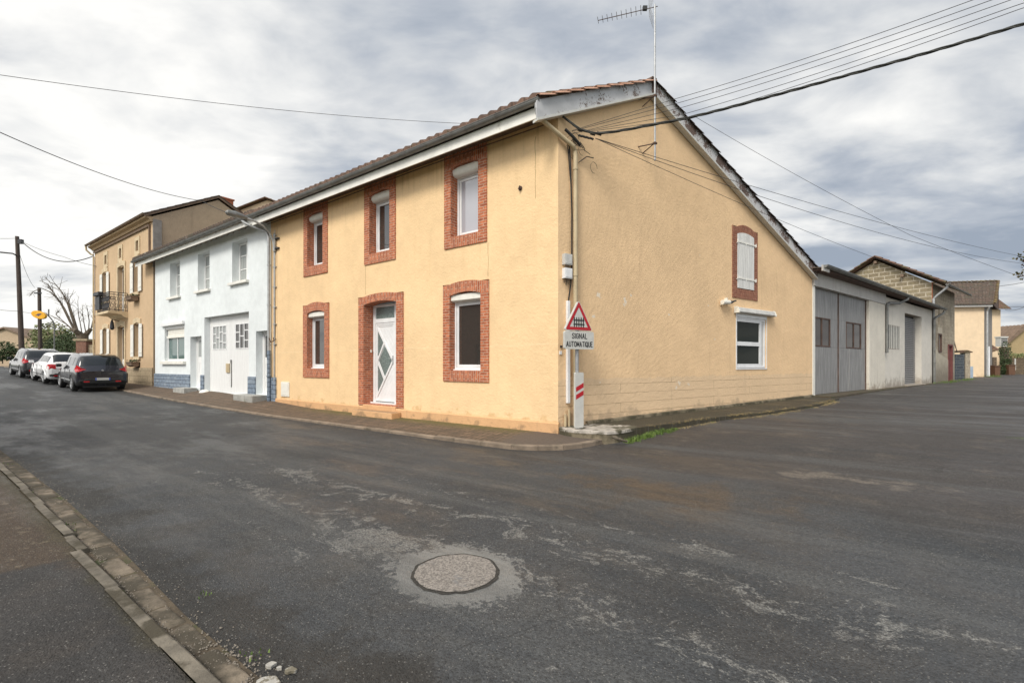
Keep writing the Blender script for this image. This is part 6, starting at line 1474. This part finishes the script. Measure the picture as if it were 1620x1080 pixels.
# ================================================================ CARS
def cr1(a,b,c,d,t): return .5*((2*b)+(-a+c)*t+(2*a-5*b+4*c-d)*t*t+(-a+3*b-3*c+d)*t*t*t)
def crv(L,t):
    i=min(int(t),len(L)-2); f=t-i; g=lambda k:L[max(0,min(len(L)-1,k))]
    return [cr1(*q,f) for q in zip(g(i-1),g(i),g(i+1),g(i+2))]
def make_car(label,paint,st,W2,glassm,light,cladding=True,plate=True,wheel_r=.34,wx=(.80,3.42),rails=False,lights='tri'):
    root=thing('parked_car',(0,0,0),label,'car','cars parked along the kerb')
    # st: x,z0,zb,zt,w,wt
    def sec(t):
        x,z0,zb,zt,w,wt=crv(st,t); zt=max(zt,zb+.02); wt=min(wt,w*.97)
        return [(x,0,z0),(x,w*.86,z0),(x,w*.97,z0+.10),(x,w,z0+(zb-z0)*.55),(x,w*.985,zb-.05),(x,w*.95,zb),(x,wt+(w*.95-wt)*.12,zt-.05-(zt-zb)*.05),(x,wt*.86,zt-.01),(x,0,zt+.012)]
    def S_(t,v):
        L=sec(t); i=min(int(v),7); f=v-i
        p=crv(L,v) if False else [L[i][k]+(L[i+1][k]-L[i][k])*f for k in range(3)]
        # soften with neighbours
        q_=[0,0,0]
        for dv,wg in ((-.22,.25),(0,.5),(.22,.25)):
            vv=max(0,min(7.9999,v+dv)); j=int(vv); g_=vv-j
            for k in range(3): q_[k]+=wg*(L[j][k]+(L[j+1][k]-L[j][k])*g_)
        if v<.01 or v>7.98: q_[1]=0
        return Vector(q_)
    NT_=len(st)-1
    def patch(t0,t1,v0,v1,nt,nv,off,both=True,shape=None):
        mb=MB(I)
        for sg in ((1,-1) if both is True else (both,)):
            P_=[]
            for i in range(nt+1):
                row=[]
                for j in range(nv+1):
                    t_,v=t0+(t1-t0)*i/nt,v0+(v1-v0)*j/nv
                    if shape: t_,v=shape(i/nt,j/nv)
                    p=S_(t_,v); e_=.02
                    a=S_(min(NT_-.001,t_+e_),v)-S_(max(0,t_-e_),v); b=S_(t_,min(7.99,v+e_))-S_(t_,max(0,v-e_)); n=a.cross(b)
                    n=n.normalized() if n.length>1e-9 else Vector((0,1,0))
                    if n.dot(Vector((0,p.y,p.z-.8)))<0 : n=-n
                    if t_<.15 and n.x>0: n=-n
                    p=p+n*off; row.append((p.x,p.y*sg,p.z))
                P_.append(row)
            mb.grid(P_)
        return mb
    body=patch(0,NT_-.0001,0,7.9999,52,32,0)
    # close the tail and nose
    for t_ in (0,NT_-.0001):
        r_=[S_(t_,7.9999*j/32) for j in range(33)]
        for j in range(32): body.face([(r_[j].x,r_[j].y,r_[j].z),(r_[j+1].x,r_[j+1].y,r_[j+1].z),(r_[j+1].x,-r_[j+1].y,r_[j+1].z),(r_[j].x,-r_[j].y,r_[j].z)],smooth=False)
    body.build('body',paint,root,merge=True)
    rear=patch(2.15,3.45,6.15,7.99,8,8,.006); rear.build('rear_window',glassm,root,merge=True)
    fw=patch(6.25,7.35,6.2,7.99,8,8,.006); fw.build('windscreen',glassm,root,merge=True)
    for (a_,b_,sd) in ((3.35,4.30,1),(4.40,5.30,1),(5.38,6.55,1),(3.35,4.30,-1),(4.40,5.30,-1),(5.38,6.55,-1)):
        sw=patch(a_,b_,5.22,5.86,6,4,.006,both=sd,shape=(lambda u,v,a=a_,b=b_:(a+(b-a)*u+(.35*(1-v)*-1 if a<3.5 else 0)*(1-u)+(.75*(1-v)*u if b>6.5 else 0),5.22+.64*v))); sw.build('side_window',glassm,root,merge=True)
    if cladding:
        for sd in (1,-1): patch(.0,NT_-.01,0.2,2.1,50,4,.008,both=sd).build('lower_cladding',M['rubber'],root,merge=True)
    for sg in (1,-1):
        q=MB(I)
        if lights=='tri': pts=[(-.02,sg*(W2*.60),.98),(-.0,sg*(W2*.80),1.05),(.10,sg*W2*.93,1.16),(.26,sg*W2*.985,.98),(.10,sg*W2*.97,.86),(.0,sg*W2*.86,.88)]
        else: pts=[(.0,sg*W2*.62,.80),(.0,sg*W2*.62,1.02),(.06,sg*W2*.90,1.04),(.13,sg*W2*.97,.98),(.12,sg*W2*.97,.80),(.05,sg*W2*.90,.76)]
        c_=Vector((0,0,0))
        for p in pts: c_+=Vector(p)/len(pts)
        c_+=Vector((-.05,sg*.03,.0))
        for k in range(len(pts)):
            a,b=Vector(pts[k]),Vector(pts[(k+1)%len(pts)]); q.face([tuple(a+Vector((-.012,sg*.012,0))),tuple(b+Vector((-.012,sg*.012,0))),tuple(c_)],smooth=True)
        q.build('tail_light',light,root)
        q=MB(I); q.box(3.02,3.20,sg*(W2-.02),sg*(W2+.17),.98,1.12); q.build('wing_mirror',paint if not cladding else M['black'],root,bevel=.03)
        for x_ in (1.55,2.45):
            q=MB(I); q.box(x_,x_+.17,sg*(W2*.98),sg*(W2+.018),.90,.925); q.build('door_handle',M['zinc_light'],root)
        q=MB(I)
        for x_ in (1.25,2.27,3.2): q.box(x_,x_+.008,sg*(W2*.97),sg*(W2*1.004),.35,.93)
        q.box(.95,3.05,sg*W2*.98,sg*(W2+.012),.46,.49); q.build('door_seams',M['zinc_light'] if cladding else M['black'],root)
        for x_ in wx:
            wl=MB(I); R_=wheel_r; yo=W2+.004; yi=W2-.22
            prof=[(R_*.62,0),(R_*.94,.0),(R_,.03),(R_,.19),(R_*.94,.22),(R_*.3,.22)]
            P_=[[(x_+r_*math.cos(a_),sg*(yo-d_),R_+r_*math.sin(a_)) for a_ in [2*math.pi*k/28 for k in range(29)]] for r_,d_ in prof]
            wl.grid(P_); wo_=wl.build('wheel',M['rubber'],root,merge=True)
            rm=MB(I); rm.disc((x_,sg*(yo-.05),R_),R_*.64,24,'y',.02 if sg<0 else -.02)
            wb=wo_; rb_=rm.build('wheel_well_disc',M['black'],wb)
            rm=MB(I)
            P_=[[(x_+r_*math.cos(a_),sg*(yo-d_),R_+r_*math.sin(a_)) for a_ in [2*math.pi*k/28 for k in range(29)]] for r_,d_ in ((R_*.66,.0),(R_*.60,-.004),(R_*.56,.03))]
            rm.grid(P_)
            for k in range(5):
                a_=2*math.pi*k/5+.3; ca,sa=math.cos(a_),math.sin(a_); w_=.035
                pts=[(x_+sa*w_*1.1,R_-ca*w_*1.1),(x_-sa*w_*1.1,R_+ca*w_*1.1),(x_+ca*R_*.6-sa*w_,R_+sa*R_*.6+ca*w_),(x_+ca*R_*.6+sa*w_,R_+sa*R_*.6-ca*w_)]
                rm.prism(pts,sg*(yo-.005),sg*(yo-.03))
            rm.disc((x_,sg*(yo-.0),R_),.07,14,'y',-.03*sg); rm.build('rim',M['galv'],wb)
            ar=MB(I)
            P_=[[(x_+r_*math.cos(a_),sg*(W2*1.0+d_),R_+r_*math.sin(a_)) for a_ in [math.pi*(-.06)+math.pi*1.12*k/20 for k in range(21)]] for r_,d_ in ((R_+.015,-.06),(R_+.02,.012),(R_+.075,.010),(R_+.085,-.02))]
            ar.grid(P_); ar.build('wheel_arch',M['black'] if cladding else paint,root,merge=True)
            dk=MB(I); dk.disc((x_,sg*(W2-.03),R_),R_+.03,24,'y',-.005*sg)
    q=MB(I); q.box(-.035,.05,-.62,.62,.36,.56); q.box(-.03,.1,-.80,.80,.42,.52); q.build('rear_bumper',M['rubber'],root,bevel=.03)
    if plate:
        q=MB(I); q.box(-.047,-.035,-.26,.26,.50,.61); pl_=q.build('number_plate',M['sign_white'],root)
        q=MB(I)
        for y_ in (-.26,.215): q.box(-.0485,-.047,y_,y_+.045,.502,.608)
        q.build('plate_band',plain('plate_blue',(.03,.08,.45)),pl_)
    q=MB(I); q.disc((-.0,0,.93),.045,12,'x',.02); q.build('badge',M['galv'],root)
    for sg in (1,-1): q=MB(I); q.box(-.04,-.03,sg*.45,sg*.65,.42,.47); q.build('reflector',light,root)
    q=MB(I); q.box(.10,4.0,-W2*.7,W2*.7,.18,.42); q.build('underbody',M['black'],root)
    if rails:
        for sg in (1,-1): q=MB(I); q.tube([(1.0,sg*.60,1.60),(1.2,sg*.60,1.66),(2.4,sg*.60,1.66),(2.6,sg*.60,1.62)],.018,6); q.build('roof_rail',M['zinc_light'],root)
    return root
def place(root,s,n,pitch=.04,dyaw=0):
    x,y=SN(s,n); root.location=(x,y,ground(*SN(s+.8,n))); root.rotation_euler=(0,-pitch,math.atan2(-FF.ex[1],-FF.ex[0])+dyaw)
tail=plain('tail_light_red',(.55,.01,.015),.15,coat=1)
black_paint=plain('black_car_paint',(.014,.014,.02),.25,coat=1); white_paint=plain('white_car_paint',(.80,.80,.80),.3,coat=1); grey_paint=plain('charcoal_car_paint',(.035,.035,.04),.25,coat=1)
cglass=plain('car_glass',(.015,.018,.02),.04,coat=.5)
#      x    z0   zb   zt    w    wt
st1=[(.00,.40,.86,.89,.74,.66),(.05,.30,.93,.97,.86,.69),(.14,.25,1.00,1.10,.90,.71),(.42,.24,1.02,1.48,.918,.69),(.72,.24,1.01,1.585,.92,.70),(1.6,.24,.99,1.64,.92,.71),(2.45,.24,.96,1.60,.92,.69),(3.10,.24,.95,1.20,.92,.66),(3.45,.24,.92,1.02,.915,.70),(3.95,.26,.84,.92,.89,.66),(4.28,.32,.66,.72,.78,.55),(4.37,.40,.56,.58,.62,.45)]
st2=[(.00,.42,.80,.83,.72,.60),(.05,.32,.92,.96,.84,.62),(.12,.26,1.00,1.12,.885,.63),(.36,.25,1.03,1.46,.895,.61),(.62,.25,1.02,1.56,.90,.62),(1.5,.25,1.00,1.60,.90,.63),(2.35,.25,.98,1.56,.90,.60),(2.95,.25,.98,1.25,.90,.64),(3.3,.25,.97,1.06,.89,.68),(3.8,.27,.90,.98,.87,.64),(4.12,.34,.72,.80,.77,.52),(4.24,.42,.58,.60,.60,.42)]
car1=make_car('black family car with red wedge tail lights, nearest of the three parked cars',black_paint,st1,.92,cglass,tail,True,rails=False); place(car1,22.75,2.16,.035,R(-1)); car1.scale=(1,1,1.04)
car2=make_car('small white car with square red tail lights between the two dark cars',white_paint,st2,.90,cglass,tail,False,wx=(.78,3.35),lights='sq'); place(car2,27.85,2.32,.042,R(1))
car3=make_car('dark off road style car with roof rails, farthest of the three parked cars',grey_paint,[(a,b,c,d+.03,e,f+.02) for a,b,c,d,e,f in st1],.91,cglass,tail,True,rails=True); place(car3,33.15,2.50,.04,R(1.5))

# ---------------------------------------------------------------- the house across the street, mirrored in the windows
oh=SN(11,10.6); OH=thing('house_across_street',(oh[0],oh[1],0),'dark brick house across the street, seen only as a reflection in the lower windows','house')
OF=Fr(oh[0],oh[1],ex=(-FF.ex[0],-FF.ex[1]))
q=MB(OF); wall(q,-5.5,5.5,.0,5.2,[(-3.6,-2.5,1.,3.,.2),(-.6,.6,.1,2.6,.2),(2.5,3.6,1.,3.,.2)]); q.face([(-5.5,7,0),(-5.5,0,0),(-5.5,0,5.2),(-5.5,3.5,6.6),(-5.5,7,5.2)]); q.face([(5.5,0,0),(5.5,7,0),(5.5,7,5.2),(5.5,3.5,6.6),(5.5,0,5.2)]); q.face([(5.5,7,0),(-5.5,7,0),(-5.5,7,5.2),(5.5,7,5.2)]); q.build('wall',M['opp_brick'],OH)
q=MB(OF); q.box(-3.6,-2.5,.15,.2,1,3); q.box(-.6,.6,.15,.2,.1,2.6); q.box(2.5,3.6,.15,.2,1,3); q.build('window',M['glass'],OH)
for y0_,y1_,nm in ((-.4,3.5,'roof'),(7.4,3.5,'roof')): tile_roof(OF.P(-5.8,y0_,5.1),OF.P(5.8,y0_,5.1),OF.P(-5.8,y1_,6.7),OF.P(5.8,y1_,6.7),per=.4,amp=.04,n=4).build(nm,M['tile_red'],OH)
